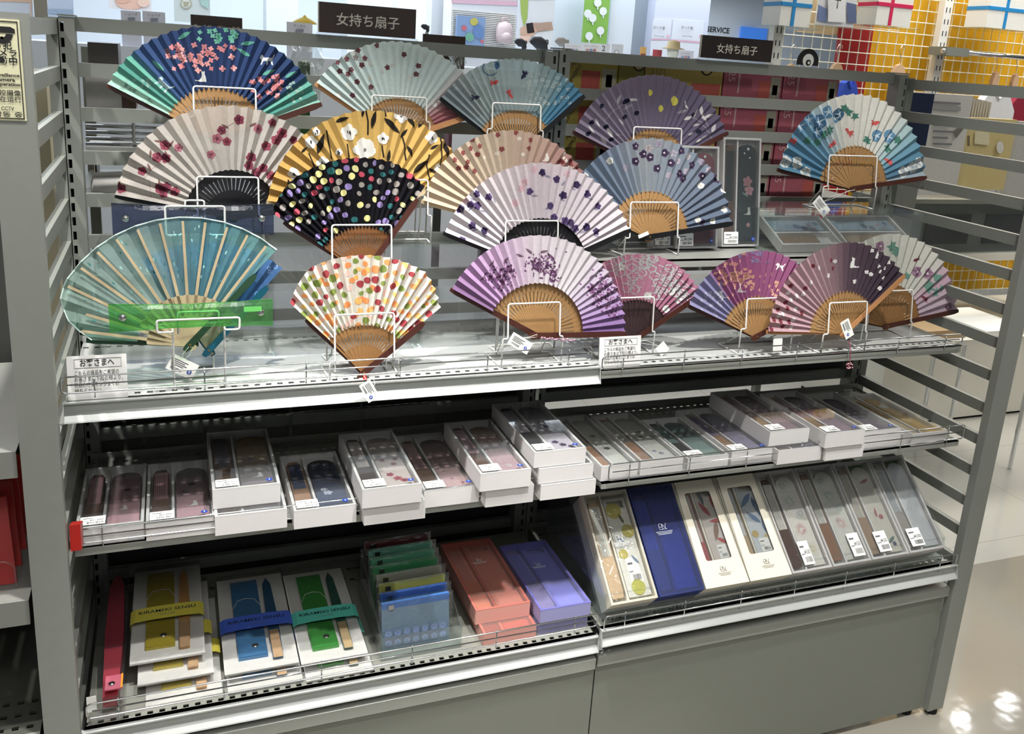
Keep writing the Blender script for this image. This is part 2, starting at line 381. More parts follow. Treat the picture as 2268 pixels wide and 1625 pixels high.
# ---------------- clear risers on the upper shelves ----------------
def riser(x0, x1, y0, y1, z0, z1, label):
    p = root('acrylic_riser', ((x0 + x1) / 2, (y0 + y1) / 2, z0), label, 'display riser'); t = .003
    MB().box(x0, x1, y0, y1, z1 - t, z1).build('top_plate', 'acrylic', p)
    MB().box(x0, x0 + t, y0, y1, z0 + .0002, z1 - t).build('side_plate', 'acrylic', p); MB().box(x1 - t, x1, y0, y1, z0 + .0002, z1 - t).build('side_plate', 'acrylic', p)
    MB().box(x0 + t, x1 - t, y0, y0 + .001, z0 + .0002, z1 - t).build('front_plate', 'acrylic_film', p)
riser(.040, .312, .285, .398, Z1, 1.093, 'clear acrylic riser behind the green film fan')
riser(.318, .580, .272, .398, Z1, 1.093, 'clear acrylic riser behind the white polka-dot fan')
riser(.588, .862, .272, .398, Z1, 1.093, 'clear acrylic riser behind the wisteria fan')
riser(1.345, 1.74, .245, .400, Z0, 1.158, 'low clear acrylic riser over two gift boxes on the ledge')
# ================= folding fans =================
from mathutils.geometry import tessellate_polygon
vmat('fan_cloth', .85, .22, .15); vmat('fan_print', .85, .15, .15); vmat('fan_sheer', .8, .3, .2, .80); vmat('film_leaf', .25, .5, .6, .46); vmat('film_leaf_blue', .25, .2, .6, .7)
for n_, c_ in (('bamboo', 'a27d52'), ('bamboo_pale', 'c2ae8c'), ('bamboo_brown', '744c2b'), ('rib_black', '17161a'), ('rib_dark', '3a2a2c'), ('guard_brown', '46241c'), ('guard_black', '101013'), ('guard_wood', 'c08a5c'), ('guard_green', '23402c'), ('guard_teal', '155a70')):
    mat(n_, c_, .38, 0, .18, 90)
def circ(n, a, b=None, rot=0):
    b = b or a; c, s = math.cos(rot), math.sin(rot); o = []
    for k in range(n):
        t = 2 * math.pi * k / n; x, y = a * math.cos(t), b * math.sin(t); o.append((x * c - y * s, x * s + y * c))
    return o
def petals(n, R, rot=0, w=.42):
    """separate petal outlines of a flower"""
    o = []
    for k in range(n):
        a = rot + 2 * math.pi * k / n
        o.append([(R * .55 * math.cos(a) + x, R * .55 * math.sin(a) + y) for x, y in circ(8, R * .5, R * w, a)])
    return o
CAT_SIT = [(-.38, -.5), (-.9, -.42), (-.95, -.3), (-.5, -.36), (-.3, -.2), (-.12, .15), (-.1, .45), (-.14, .62), (-.1, .85), (.02, .72), (.14, .74), (.22, .88), (.26, .62), (.22, .45), (.34, .2), (.4, -.15), (.42, -.5)]
CAT_WALK = [(-.9, .6), (-.8, .62), (-.62, .25), (-.2, .22), (.3, .22), (.42, .5), (.5, .4), (.62, .52), (.7, .3), (.8, .12), (.62, .02), (.55, -.15), (.7, -.6), (.58, -.62), (.4, -.2), (.1, -.12), (.05, -.6), (-.08, -.6), (-.12, -.12), (-.4, -.15), (-.55, -.6), (-.68, -.58), (-.62, -.05), (-.68, .1), (-.85, .45)]
FISH = [(1, .05), (.75, .25), (.35, .33), (0, .2), (-.35, .6), (-.75, .62), (-.5, .25), (-.95, .1), (-.6, -.05), (-.85, -.45), (-.4, -.35), (0, -.2), (.15, -.45), (.4, -.25), (.8, -.15)]
LEAF = [(-1, 0), (-.6, .2), (-.1, .3), (.5, .2), (1, 0), (.5, -.16), (-.1, -.26), (-.6, -.2)]
IVY = [(-.2, -1), (-.5, -.35), (-1, -.3), (-.6, .2), (-.75, .7), (-.2, .55), (.1, 1), (.4, .5), (.9, .5), (.7, 0), (.95, -.4), (.4, -.4)]
def tri(poly):
    return [[poly[i] for i in t] for t in tessellate_polygon([[Vector((x, y, 0)) for x, y in poly]])]
class Fan:
    def __init__(s, label, piv, y, tilt, L, R, T, nfold, ratio, leaf, ribm, guardm, amp=.042, leafm='fan_cloth', group=None, slit=True, strip=0, ribn=None, jag=.012, tipk=1.0, rfun=None, sticks=None):
        s.O = at(piv[0], piv[1], 1, y); t = math.radians(tilt)
        s.e1 = Vector((1, 0, 0)); s.e2 = Vector((0, math.sin(t), math.cos(t))); s.n = Vector((0, -math.cos(t), math.sin(t)))
        s.root = root('folding_fan', s.O, label, 'fan', group, rot=(-t, 0, 0)); WORLD[s.root] = Vector((0, 0, 0))
        a = [s.loc(*q) for q in (L, R, T)]
        s.r = sum(math.hypot(*q) for q in a) / 3 if rfun is None else math.hypot(*a[2]); s.pxm = s.r / math.hypot(T[0] - piv[0], T[1] - piv[1])
        s.aL = math.atan2(a[0][1], a[0][0]); s.aR = math.atan2(a[1][1], a[1][0])
        if s.aL < -math.pi / 2: s.aL += 2 * math.pi
        s.rin = s.r * ratio; s.N = nfold * 2; s.amp = amp
        s.print = MB(); s.ds = []
        for i in range(s.N + 1):
            an = s.aR + (s.aL - s.aR) * i / s.N
            k = 1 if i % 2 else -1
            rk = rfun(i / s.N) if rfun else 1
            s.ds.append((math.cos(an), math.sin(an), k * amp * .5, s.r * rk * (1 - (jag if k > 0 else 0)), s.rin * (1 + (.02 if k > 0 else 0))))
        lf = MB()
        for i in range(s.N):
            A, B = s.ds[i], s.ds[i + 1]; c = lin(leaf((i + .5) / s.N)) if callable(leaf) else lin(leaf)
            for q in range(3):     # three rows keep the shading even along the radius
                r0a = A[4] + (A[3] - A[4]) * q / 3; r1a = A[4] + (A[3] - A[4]) * (q + 1) / 3; r0b = B[4] + (B[3] - B[4]) * q / 3; r1b = B[4] + (B[3] - B[4]) * (q + 1) / 3
                lf.poly([s.P(A, r0a), s.P(A, r1a), s.P(B, r1b), s.P(B, r0b)][::-1], c)
        s.leaf = lf.build('leaf', leafm, s.root, local=True)
        # ribs
        rb = MB(); nr = ribn or nfold; da = (s.aL - s.aR) / nr; w1 = s.rin * da * .60; w0 = .0028; r1 = s.rin * 1.03; th = .0005
        def seg(ra, wa, rc, wc, o0=0, o1=0): rb.hexa([(-wa + o0, -th - wa * .10, ra), (wa + o0, -th + wa * .10, ra), (wa + o0, th + wa * .10, ra), (-wa + o0, th - wa * .1, ra)], [(-wc + o1, -th - wc * .1, rc), (wc + o1, -th + wc * .1, rc), (wc + o1, th + wc * .1, rc), (-wc + o1, th - wc * .1, rc)])
        def wat(r): return w0 + (w1 - w0) * max(0, r / r1) ** .8
        if slit:
            ra, rc = r1 * .56, r1 * .82; sl = .0007
            seg(-.010, w0, ra, wat(ra)); ha = (wat(ra) - sl) / 2; hc = (wat(rc) - sl) / 2
            seg(ra, ha, rc, hc, -(sl + ha), -(sl + hc)); seg(ra, ha, rc, hc, sl + ha, sl + hc); seg(rc, wat(rc), r1 * .985, w1); seg(r1 * .985, w1, r1 * 1.01, w1 * .6)
        else:
            seg(-.010, w0, r1 * .985, w1); seg(r1 * .985, w1, r1 * 1.01, w1 * .6)
        if strip: seg(r1, strip, s.r * .95, strip * .8)
        if sticks: seg(r1 * .6, sticks, s.r * .97, sticks * .75)
        shared = None
        for k in range(nr):
            an = s.aR + da * (k + .5)
            if shared is None: o = rb.build('rib', ribm, s.root, local=True); shared = o.data
            else: o = bpy.data.objects.new('rib', shared); col.objects.link(o); o.parent = s.root
            o.location = (0, (.0012 + (k % 2) * .0004 if not sticks else -.0045) if not strip else .0075, 0); o.rotation_euler = (0, math.pi / 2 - an, 0)
        for nm, an, dy, rr in (('front_guard', s.aR - .012, -.0045, s.r * tipk), ('rear_guard', s.aL + .012, .0045, s.r * (tipk if tipk < .99 else 1))):
            g = MB(); pr = [(-.0035, -.013), (.0035, -.013), (.0055, -.006), (.0052, rr * .35), (.0058, rr * .93), (.0035, rr), (-.0035, rr), (-.0052, rr * .93), (-.0046, rr * .35), (-.0055, -.006)]
            g.hexa([(x, -.0011, z) for x, z in pr], [(x, .0011, z) for x, z in pr])
            o = g.build(nm, guardm, s.root, local=True); o.location = (0, dy, 0); o.rotation_euler = (0, math.pi / 2 - an, 0)
        MB().cyl((0, -.0066, 0), (0, .0066, 0), .0019, 10).build('rivet', 'brass', s.root, local=True)
        s.tags = 0
    def loc(s, px, py):
        p = onplane(px, py, s.O, s.n) - s.O; return (p.dot(s.e1), p.dot(s.e2))
    def P(s, d, r): return (d[0] * r, d[2] * r, d[1] * r)
    def put(s, polys, c, off=.0005, tris=False):
        """print closed shapes (metres, fan plane) onto the pleats"""
        c = lin(c)
        for poly in polys:
            for t in ([poly] if len(poly) == 3 else tri(poly)):
                for i in range(s.N):
                    A, B = s.ds[i], s.ds[i + 1]; q = [tuple(p) for p in t]
                    pa = (A[0] * A[3], A[1] * A[3]); pb = (B[0] * B[3], B[1] * B[3]); ia = (A[0] * A[4], A[1] * A[4]); ib = (B[0] * B[4], B[1] * B[4])
                    for h0, h1 in (((0, 0), pa), (pb, (0, 0)), (pa, pb), (ib, ia)):
                        o = []; ex, ey = h1[0] - h0[0], h1[1] - h0[1]
                        f = lambda p: ex * (p[1] - h0[1]) - ey * (p[0] - h0[0])
                        for k in range(len(q)):
                            p0, p1 = q[k - 1], q[k]; d0, d1 = f(p0), f(p1)
                            if (d0 >= 0) != (d1 >= 0):
                                u = d0 / (d0 - d1); o.append((p0[0] + (p1[0] - p0[0]) * u, p0[1] + (p1[1] - p0[1]) * u))
                            if d1 >= 0: o.append(p1)
                        q = o
                        if len(q) < 3: break
                    if len(q) < 3: continue
                    det = A[0] * B[1] - A[1] * B[0]; out = []
                    for x, z in q:
                        a = (x * B[1] - z * B[0]) / det; b = (A[0] * z - A[1] * x) / det
                        out.append((x, a * A[2] + b * B[2] - off, z))
                    s.print.poly(out[::-1], c)
    def shape(s, px, py, size, poly, c, rot=0, flip=1, off=.0005):
        u, v = s.loc(px, py); k = size * s.pxm; co, si = math.cos(rot), math.sin(rot)
        s.put([[(u + (x * flip * co - y * si) * k, v + (x * flip * si + y * co) * k) for x, y in poly]], c, off)
    def flower(s, px, py, size, c, n=5, cen=None, w=.42, off=.0005):
        u, v = s.loc(px, py); rot = random.random() * 6
        for p in petals(n, size * s.pxm, rot, w): s.put([[(u + x, v + y) for x, y in p]], c, off)
        if cen: s.put([[(u + x, v + y) for x, y in circ(6, size * s.pxm * .25)]], cen, off + .0002)
    def disc(s, px, py, a, c, b=None, rot=0, off=.0005): s.shape(px, py, 1, circ(12, a, b or a, rot), c, off=off)
    def stroke(s, pts, w, c, off=.0005):
        q = [s.loc(*p) for p in pts]; h = w * s.pxm / 2
        for k in range(len(q) - 1):
            (x0, y0), (x1, y1) = q[k], q[k + 1]; l = math.hypot(x1 - x0, y1 - y0) or 1; nx, ny = -(y1 - y0) / l * h, (x1 - x0) / l * h
            s.put([[(x0 + nx, y0 + ny), (x0 - nx, y0 - ny), (x1 - nx, y1 - ny), (x1 + nx, y1 + ny)]], c, off)
    def ring(s, px, py, r, w, c, n=14, a0=0, a1=360, off=.0005):
        s.stroke([(px + r * math.cos(math.radians(a0 + (a1 - a0) * k / n)), py - r * math.sin(math.radians(a0 + (a1 - a0) * k / n))) for k in range(n + 1)], w, c, off)
    def tag(s, px, py, wpx, hpx, rot, strings=True, kind='price', front=.012):
        """paper price tag hanging on a string from the rivet"""
        O2 = s.O + s.n * front; n = s.n
        c = onplane(px, py, O2, n) - s.O; cu, cv = c.dot(s.e1), c.dot(s.e2); cd_ = -front
        k = s.pxm; a, b = wpx * k / 2, hpx * k / 2; r = math.radians(rot); ex = (math.cos(r), math.sin(r)); ey = (-math.sin(r), math.cos(r))
        def Q(x, y, d=0): return (cu + ex[0] * x + ey[0] * y, cd_ - d, cv + ex[1] * x + ey[1] * y)
        def rect(m, x0, x1, y0, y1, d, c=None): m.poly([Q(x0, y0, d), Q(x1, y0, d), Q(x1, y1, d), Q(x0, y1, d)], c)
        m = MB(); m.hexa([Q(-a, -b, 0), Q(a, -b, 0), Q(a, b, 0), Q(-a, b, 0)][::-1], [Q(-a, -b, .0006), Q(a, -b, .0006), Q(a, b, .0006), Q(-a, b, .0006)][::-1])
        t = m.build('price_tag', 'white_paper', s.root, local=True)
        if kind == 'price':
            m = MB(); kc = lin('55565a')
            for j in range(4): rect(m, -a * .8, a * (.3 - .2 * (j % 2)), b * (.55 - j * .22) - b * .05, b * (.55 - j * .22) + b * .05, .0009, kc)
            x = -a * .75
            while x < a * .05:
                wv = random.choice((.0003, .0006)); rect(m, x, x + wv, -b * .72, -b * .38, .0009, kc); x += wv + .0004
            for q in range(10): pass
            m.poly([Q(a * .6 + x_, -b * .25 + y_, .001) for x_, y_ in circ(12, b * .3)], lin('2246a8'))
            m.poly([Q(a * .6 + x_, -b * .25 + y_, .0012) for x_, y_ in ((-b * .06, -b * .16), (b * .06, -b * .16), (b * .06, b * .16), (-b * .06, b * .16))], lin('e8ecf6'))
            m.build('printing', vmat('tag_print', .7), t, local=True)
        if strings:
            h = Q(-a * .2, b * .8, .001); mid = ((h[0]) / 2 + .012, -front * .8, h[2] / 2 + .012)
            MB().tube([(0, -.006, -.004), ((h[0] * .3 + .008), -front * .6, h[2] * .3 + .004), (h[0] * .75 + .006, -front * .9, h[2] * .75), h, (h[0] * .7 - .004, -front, h[2] * .6), (-.002, -.006, -.003)], .00035, 5).build('string', 'white_wire', t, local=True)
        return t
    def done(s):
        if s.print.f: s.print.build('printed_pattern', 'fan_print', s.leaf, local=True)['kind'] = 'stuff'
STANDS = []
def stand(fan, l, t, r, b, zb, label, depth=.06, y_off=.012, back=True):
    """white wire easel: base U, two legs, front loop, rear loop"""
    O2 = fan.O + fan.n * y_off; A = onplane(l, t, O2, fan.n); B = onplane(r, t, O2, fan.n); Cc = onplane((l + r) / 2, b, O2, fan.n)
    ztop = (A.z + B.z) / 2; yt = (A.y + B.y) / 2; zb2 = Cc.z; yb2 = Cc.y; x0, x1 = A.x, B.x; wr = .0016; j = .008
    yl = yb2 + .004
    zb += wr
    p = root('fan_stand', ((x0 + x1) / 2, yl, zb - wr), label, 'stand', 'white wire easels under the fans')
    path = [(x0 - j, yl, zb), (x0 - j, yl, zb2), (x0, yb2, zb2), (x0, yt, ztop), (x1, yt, ztop), (x1, yb2, zb2), (x1 + j, yl, zb2), (x1 + j, yl, zb)]
    MB().tube(round_path(path, .005, 3), wr, 8).build('front_loop', 'white_wire', p, smooth=True)
    yr = yl + depth
    MB().tube(round_path([(x0 - j, yl, zb), (x0 - j - .004, yr, zb), (x1 + j + .004, yr, zb), (x1 + j, yl, zb)], .006, 3), wr, 8).build('base_wire', 'white_wire', p, smooth=True)
    if back:
        d = y_off + .010; hgt = ztop + .012
        def pb(x, z): q = (z - fan.O.z) * math.tan(math.acos(min(1, fan.e2.z))); return (x, min(fan.O.y + q + d - .004, YB - .004), z)
        MB().tube(round_path([(x0 + .006, min(yr, YB - .005), zb), pb(x0 + .006, fan.O.z - .006), pb(x0 + .006, hgt), pb(x1 - .006, hgt), pb(x1 - .006, fan.O.z - .006), (x1 - .006, min(yr, YB - .005), zb)], .005, 3), wr * .9, 8).build('rear_loop', 'white_wire', p, smooth=True)
    return p
def Z(ox, oy, s): return lambda x, y: (ox + x / s, oy + y / s)
za = Z(0, 0, 2.984); zb_ = Z(600, 0, 2.984); zc_ = Z(1240, 0, 4.05); zd_ = Z(1700, 0, 3.993); z7 = Z(1240, 340, 3.125); z8 = Z(1660, 340, 3.125); zq = Z(1300, 440, 4.93)
def blend(stops):
    def f(t):
        for (t0, c0), (t1, c1) in zip(stops, stops[1:]):
            if t <= t1:
                u = (t - t0) / (t1 - t0); a = [int(c0[i:i + 2], 16) / 255 for i in (0, 2, 4)]; b = [int(c1[i:i + 2], 16) / 255 for i in (0, 2, 4)]
                return tuple(p + (q - p) * u for p, q in zip(a, b))
        return tuple(int(stops[-1][1][i:i + 2], 16) / 255 for i in (0, 2, 4))
    return f       # t = 0 at the right guard, 1 at the left guard
def R_(a, b): return random.uniform(a, b)
# --- back row ---
f = Fan('navy blue folding fan with coral hydrangeas and white cats', (482, 309), .352, 6, (245, 189), (716, 226), (488, 58), 25, .45,
        lambda t: blend([(0, '5fa08f'), (.02, 'a8cdbb'), (.05, '3f8f83'), (.09, '5cab9b'), (.12, '1c3a66'), (.35, '1f3f74'), (.6, '1c3563'), (.84, '274d80'), (.87, '58a894'), (.92, '3b8579'), (.96, '7fc0ab'), (.98, 'd5e2cf'), (1, '57a592')])(t), 'bamboo', 'guard_brown')
for _ in range(46): f.flower(R_(372, 520), R_(100, 163) if R_(0, 1) > .4 else R_(95, 140), R_(5, 7.5), random.choice(['e88f8f', 'd97d83', 'f0a29d']), 4, None, .4)
for _ in range(16): f.flower(R_(438, 524), R_(66, 92), R_(5, 7), random.choice(['74c7ad', '5fb79b']), 4)
for _ in range(24): f.flower(R_(556, 626) , R_(168, 216), R_(5, 7), random.choice(['e88f8f', 'd97d83']), 4)
for _ in range(12): f.flower(R_(366, 420), R_(106, 130), R_(4, 6), '8d6d78', 4, off=.0004)
for x, y, r in ((409, 78, .6), (549, 96, .2), (540, 116, 2.6), (350, 145, 2.4), (596, 160, .4), (645, 165, .5)): f.shape(x, y, 17, LEAF, '4f9f8c', r)
f.shape(449, 172, 18, CAT_SIT, 'e6e6e0'); f.shape(591, 132, 20, CAT_WALK, 'd9dee0', 0, -1); f.shape(362, 187, 22, CAT_WALK, 'a9c0c6', -.75, -1)
for _ in range(26): f.flower(R_(258, 340), R_(176, 230), 4, '7fa79a', 4)
for _ in range(18): f.flower(R_(630, 700), R_(180, 240), 4, '8fb0a2', 4)
f.done(); stand(f, 428, 194, 566, 262, 1.093, 'white wire stand holding the navy hydrangea fan', .03)
f = Fan('pale mint folding fan with brown cherry blossoms and wine-red end', (881, 309), .366, 4, (677, 166), (1046, 252), (857, 87), 24, .42,
        blend([(0, '9a525c'), (.1, 'a8646c'), (.17, 'bca0a2'), (.25, 'd2e2e0'), (.6, 'd8e9e6'), (1, 'c6dad8')]), 'bamboo', 'guard_wood')
for x, y in ((440, 410), (500, 390), (560, 380), (620, 385), (600, 430), (530, 460), (510, 490), (455, 470), (340, 430), (570, 540), (540, 630), (660, 575), (700, 300), (880, 360), (770, 445), (960, 490), (975, 435), (540, 310), (575, 330), (480, 318)): f.flower(*zb_(x, y), 6.5, '7d4a52')
for x, y in ((655, 515), (735, 470), (550, 350), (510, 560), (450, 630), (920, 515), (805, 430), (655, 420), (560, 380), (1080, 690), (1120, 660)): f.flower(*zb_(x, y), 6, 'e3e6df')
f.done(); stand(f, 824, 214, 945, 268, 1.093, 'white wire stand holding the mint blossom fan', .03)
f = Fan('grey-teal sheer folding fan with goldfish and ring pattern', (1143, 345), .346, 6, (968, 208), (1276, 224), (1128, 118), 22, .46,
        blend([(0, '3f88b0'), (.12, '4a92b2'), (.17, '86aab2'), (.35, 'a9bcbc'), (.8, 'aebfbe'), (1, '98aab2')]), 'bamboo', 'guard_black', leafm='fan_sheer')
for _ in range(60):
    x, y = R_(1170, 1262), R_(165, 232)
    f.ring(x, y, 3.2, 1.4, 'c3d0cd', 6)
for _ in range(22): f.ring(R_(1000, 1062), R_(160, 205), 3, 1.2, 'b5c2c2', 6)
f.ring(1086, 150, 17, 2, '3c6d93', 14, 20, 330); f.disc(1101, 145, 5, '3f6f9d', 9)
for x, y, c, r, fl in ((1094, 183, 'c3272b', .3, 1), (1129, 208, 'c8282c', -1, 1), (1161, 166, '2f3350', 1.0, -1), (1052, 216, '3a3f58', .2, 1)): f.shape(x, y, 13, FISH, c, r, fl)
f.done(); stand(f, 1091, 230, 1198, 288, 1.093, 'white wire stand holding the goldfish fan', .03)
f = Fan('dusky purple folding fan with yellow lemons and white leaves', (1444, 379), .352, 6, (1268, 288), (1606, 294), (1440, 164), 24, .43,
        blend([(0, '6e6484'), (.3, '7c7190'), (.55, '8a7f9a'), (1, '988ca4')]), 'bamboo', 'guard_brown', leafm='fan_sheer')
for x, y, a in ((440, 930, 1.9), (530, 890, 1.4), (660, 895, 0), (550, 1090, 2.4), (1100, 1000, .3), (1130, 940, 2.1), (1220, 1010, 1.2), (1270, 990, 1.4), (1290, 1050, 2.1), (1150, 1060, .3), (1220, 1120, .2), (1340, 1040, .3), (1380, 1150, 1), (1180, 1200, .3), (1250, 1260, .5), (530, 1210, 0), (340, 1100, 2.1), (280, 1160, 2.2), (390, 1260, 2.4), (610, 960, .5), (450, 1190, 2.2), (1300, 1230, .4)): f.shape(*zc_(x, y), R_(10, 15), LEAF, random.choice(['d6d3d0', 'bfbabd', '9a93a0']), a)
for p in (((405, 1080), (470, 1000), (560, 940)), ((1170, 1040), (1260, 1090), (1340, 1190), (1360, 1240)), ((1310, 1070), (1330, 1150))): f.stroke([zc_(*q) for q in p], 1.3, 'b4adb6')
for x, y in ((580, 915), (685, 1015), (580, 1050), (375, 950), (285, 1095), (255, 1200), (460, 1250), (415, 1135), (1245, 1180), (1195, 1030), (600, 905)): f.shape(*zc_(x, y), 7, circ(8, 1, .7, .5), '1f2038')
for x, y, r in ((1440, 205, 6), (1493, 223, 9), (1463, 240, 6.5)): f.disc(x, y, r, 'd9cf3a', r * 1.25)
f.done(); stand(f, 1404, 283, 1510, 335, Z0, 'white wire stand holding the lemon fan', .03)
# --- second row ---
f = Fan('cream folding fan with maroon flowers and black ribs', (518, 480), .312, 6, (262, 432), (770, 445), (490, 237), 24, .42,
        blend([(0, 'c9c0ba'), (.5, 'd3cbc2'), (1, 'cfc6bc')]), 'rib_black', 'guard_black', leafm='fan_sheer', strip=.0011)
for x, y in ((1090, 960), (1180, 975), (1040, 1040), (1095, 1045), (940, 1130), (800, 1245), (1060, 1245), (1155, 1265), (1100, 1235), (1580, 790), (1705, 850), (1800, 810), (1865, 880), (1940, 925), (1760, 965), (1825, 925), (1435, 915), (1500, 935), (1465, 860), (1395, 1020), (1660, 1040), (1645, 1095), (1695, 1140), (1790, 1160), (1850, 1180), (1740, 1110), (1080, 1280), (1830, 1260)):
    f.flower(*za(x, y), R_(9, 12), random.choice(['8d3148', '7a2540', 'a4586a']), 5, '5a1c30', .5)
    if random.random() < .6: f.shape(za(x, y)[0] + R_(-16, 16), za(x, y)[1] - 9, 9, LEAF, '6b4a44', R_(0, 3))
for p in (((1560, 800), (1480, 850), (1420, 910)), ((1110, 1050), (1010, 1110), (950, 1180)), ((985, 1180), (1000, 1310))): f.stroke([za(*q) for q in p], 1.2, 'a58d88')
f.done(); stand(f, 436, 392, 572, 478, 1.093, 'white wire stand holding the cream maroon-flower fan', .035)
f = Fan('mustard yellow folding fan with white blossoms and black leaves', (830, 480), .287, 6, (606, 446), (1030, 370), (836, 233), 22, .42, blend([(0, 'c89c38'), (.5, 'd0a63f'), (1, 'c2932f')]), 'bamboo_pale', 'bamboo_pale')
for x, y, r in ((515, 875, 58), (620, 985, 80), (740, 915, 42), (865, 760, 55), (1065, 910, 46), (150, 1145, 42), (265, 940, 45), (345, 1080, 48), (1215, 920, 40), (450, 1005, 26), (1110, 1110, 34), (300, 870, 30)):
    q = zb_(x, y)
    for k in range(5):
        a = k * 1.256 + x; f.shape(q[0] + r * .16 * math.cos(a), q[1] + r * .16 * math.sin(a), r * .19, circ(9, 1, .8, a), 'e9e7e0', off=.0006 + .0001 * k)
    for k in range(4): f.shape(q[0] + R_(-3, 3), q[1] + R_(-2, 4), 4, LEAF, '2e2c30', R_(1, 2.2), off=.0014)
for x, y, l, a in ((680, 790, 130, 75), (800, 830, 150, -45), (925, 800, 110, -60), (1000, 800, 110, 60), (330, 950, 150, 70), (990, 1100, 150, 40), (1160, 990, 120, -75), (780, 1030, 90, 80), (920, 1000, 90, -65), (470, 790, 100, 20), (1130, 850, 80, -70), (880, 880, 80, 50), (1080, 970, 70, 30), (120, 1220, 80, -80), (610, 740, 70, 80), (1070, 1130, 80, -30), (220, 990, 60, 40)):
    f.shape(*zb_(x, y), l * .5 / 2.984, LEAF, '241f1a', math.radians(a), off=.0009)
for p in (((625, 720), (640, 800), (640, 890)), ((365, 860), (390, 980), (400, 1050)), ((505, 950), (515, 1040)), ((735, 960), (745, 1040)), ((870, 900), (885, 980), (890, 1060)), ((1045, 1020), (1030, 1100), (1050, 1190)), ((1120, 910), (1130, 1000), (1120, 1100)), ((250, 1010), (290, 1110)), ((755, 700), (762, 770))): f.stroke([zb_(*q) for q in p], 3.2, '2b251e', .0008)
f.done(); stand(f, 846, 398, 948, 478, 1.093, 'white wire stand holding the mustard blossom fan', .04)
f = Fan('peach beige folding fan with small red-brown cherry blossoms', (1132, 500), .275, 6, (946, 446), (1310, 440), (1145, 270), 24, .42, blend([(0, '8f5b58'), (.18, '9d6c66'), (.36, 'b99a88'), (.6, 'c8b49c'), (1, 'd2bc9f')]), 'bamboo_pale', 'bamboo_pale')
for x, y in ((1445, 860), (1620, 875), (1330, 920), (1320, 980), (1380, 965), (1270, 1010), (1365, 1020), (1300, 1070), (1215, 1055), (1240, 1110), (1290, 1105), (1525, 985), (1705, 980), (1715, 925), (1345, 1130), (1500, 890)): f.flower(*zb_(x, y), 6.5, '8f3f3c')
for x, y in ((1640, 915), (1490, 1015), (1665, 1020), (1940, 1015), (1410, 1040), (1935, 1040)): f.flower(*zb_(x, y), 5, 'e6dccd')
for _ in range(20): f.flower(*zb_(R_(1900, 2030), R_(1060, 1160)), 6, random.choice(['7b2a2c', 'd9c7bb']))
f.shape(*zb_(1822, 1045), 15, CAT_SIT, 'd8d0c8')
f.done(); stand(f, 1085, 420, 1190, 497, 1.093, 'white wire stand hidden behind the lilac floral fan', .04)
# --- third row ---
f = Fan('black folding fan with multicoloured polka dots', (806, 606), .238, 8, (622, 484), (932, 424), (812, 348), 21, .40, '121118', 'bamboo_brown', 'guard_brown', tipk=.80, rfun=lambda t: .9 + .1 * min(1, math.sin(math.pi * (.08 + .84 * t)) * 1.35))
pts = []
for _ in range(2600):
    a = R_(f.aR, f.aL); r = math.sqrt(R_((f.rin / f.r) ** 2, 1)) * f.r * .98; q = (r * math.cos(a), r * math.sin(a))
    if all((q[0] - p[0]) ** 2 + (q[1] - p[1]) ** 2 > .0125 ** 2 for p in pts): pts.append(q)
for q in pts:
    if random.random() < .9:
        k = R_(.0048, .0068); f.put([[(q[0] + x, q[1] + y) for x, y in circ(11, k * R_(.7, 1), k, R_(0, 3))]], random.choice(['e4dc8c', 'e4dc8c', 'bd2547', '8d79b8', '8d79b8', '1f6a6c', '9a938c', '9a938c']), R_(.0004, .0007))
f.done(); stand(f, 735, 498, 867, 600, Z1, 'tall white wire stand holding the black polka-dot fan', .032)
f = Fan('white lilac folding fan with dark violet flowers and black ribs', (1197, 598), .234, 8, (958, 503), (1370, 518), (1170, 358), 26, .48, blend([(0, 'd5ccd3'), (.5, 'd3c6cd'), (1, 'dcd6da')]), 'rib_black', 'guard_black', strip=.0009)
for x, y in ((1795, 1140), (1890, 1185), (2020, 1220), (1930, 1290), (1845, 1360), (1710, 1265), (1360, 1280), (1440, 1300), (1365, 1360), (1250, 1380), (1110, 1440), (1330, 1490), (1410, 1525), (1870, 1440), (1945, 1460), (2010, 1510), (2085, 1500), (2150, 1530), (2090, 1280), (2160, 1360), (1320, 1350), (1980, 1470), (1260, 1590)):
    f.flower(*zb_(x, y), R_(8, 10), random.choice(['4a3566', '574076', '3c2c58']), 5, None, .48); f.shape(zb_(x, y)[0] + R_(-14, 14), zb_(x, y)[1] + R_(4, 12), 8, LEAF, '8f8ba0', R_(0, 3))
for x, y in ((1655, 1245), (1615, 1340), (1740, 1120), (1680, 1200), (1960, 1150), (1280, 1320)): f.flower(*zb_(x, y), 9, 'd9b3bd', 5, None, .45, .0004)
f.done(); stand(f, 1120, 489, 1236, 590, Z1, 'tall white wire stand holding the lilac floral fan', .032)
f = Fan('blue-grey folding fan with plum and white cherry blossoms', (1437, 524), .266, 8, (1262, 447), (1630, 490), (1455, 308), 24, .455, blend([(0, '64758e'), (.2, '718096'), (.4, '8c9aaa'), (.58, 'a6b0b8'), (.72, '8292a8'), (1, '58708f')]), 'bamboo', 'guard_black', leafm='fan_sheer')
for x, y in ((680, 1310), (750, 1380), (810, 1410), (680, 1445), (940, 1370), (1090, 1350), (995, 1460), (875, 1510), (1185, 1480), (1075, 1555), (1105, 1600), (1275, 1580), (1400, 1590)): f.flower(*zc_(x, y), 9, '42304f', 5, 'c9c0c8', .48)
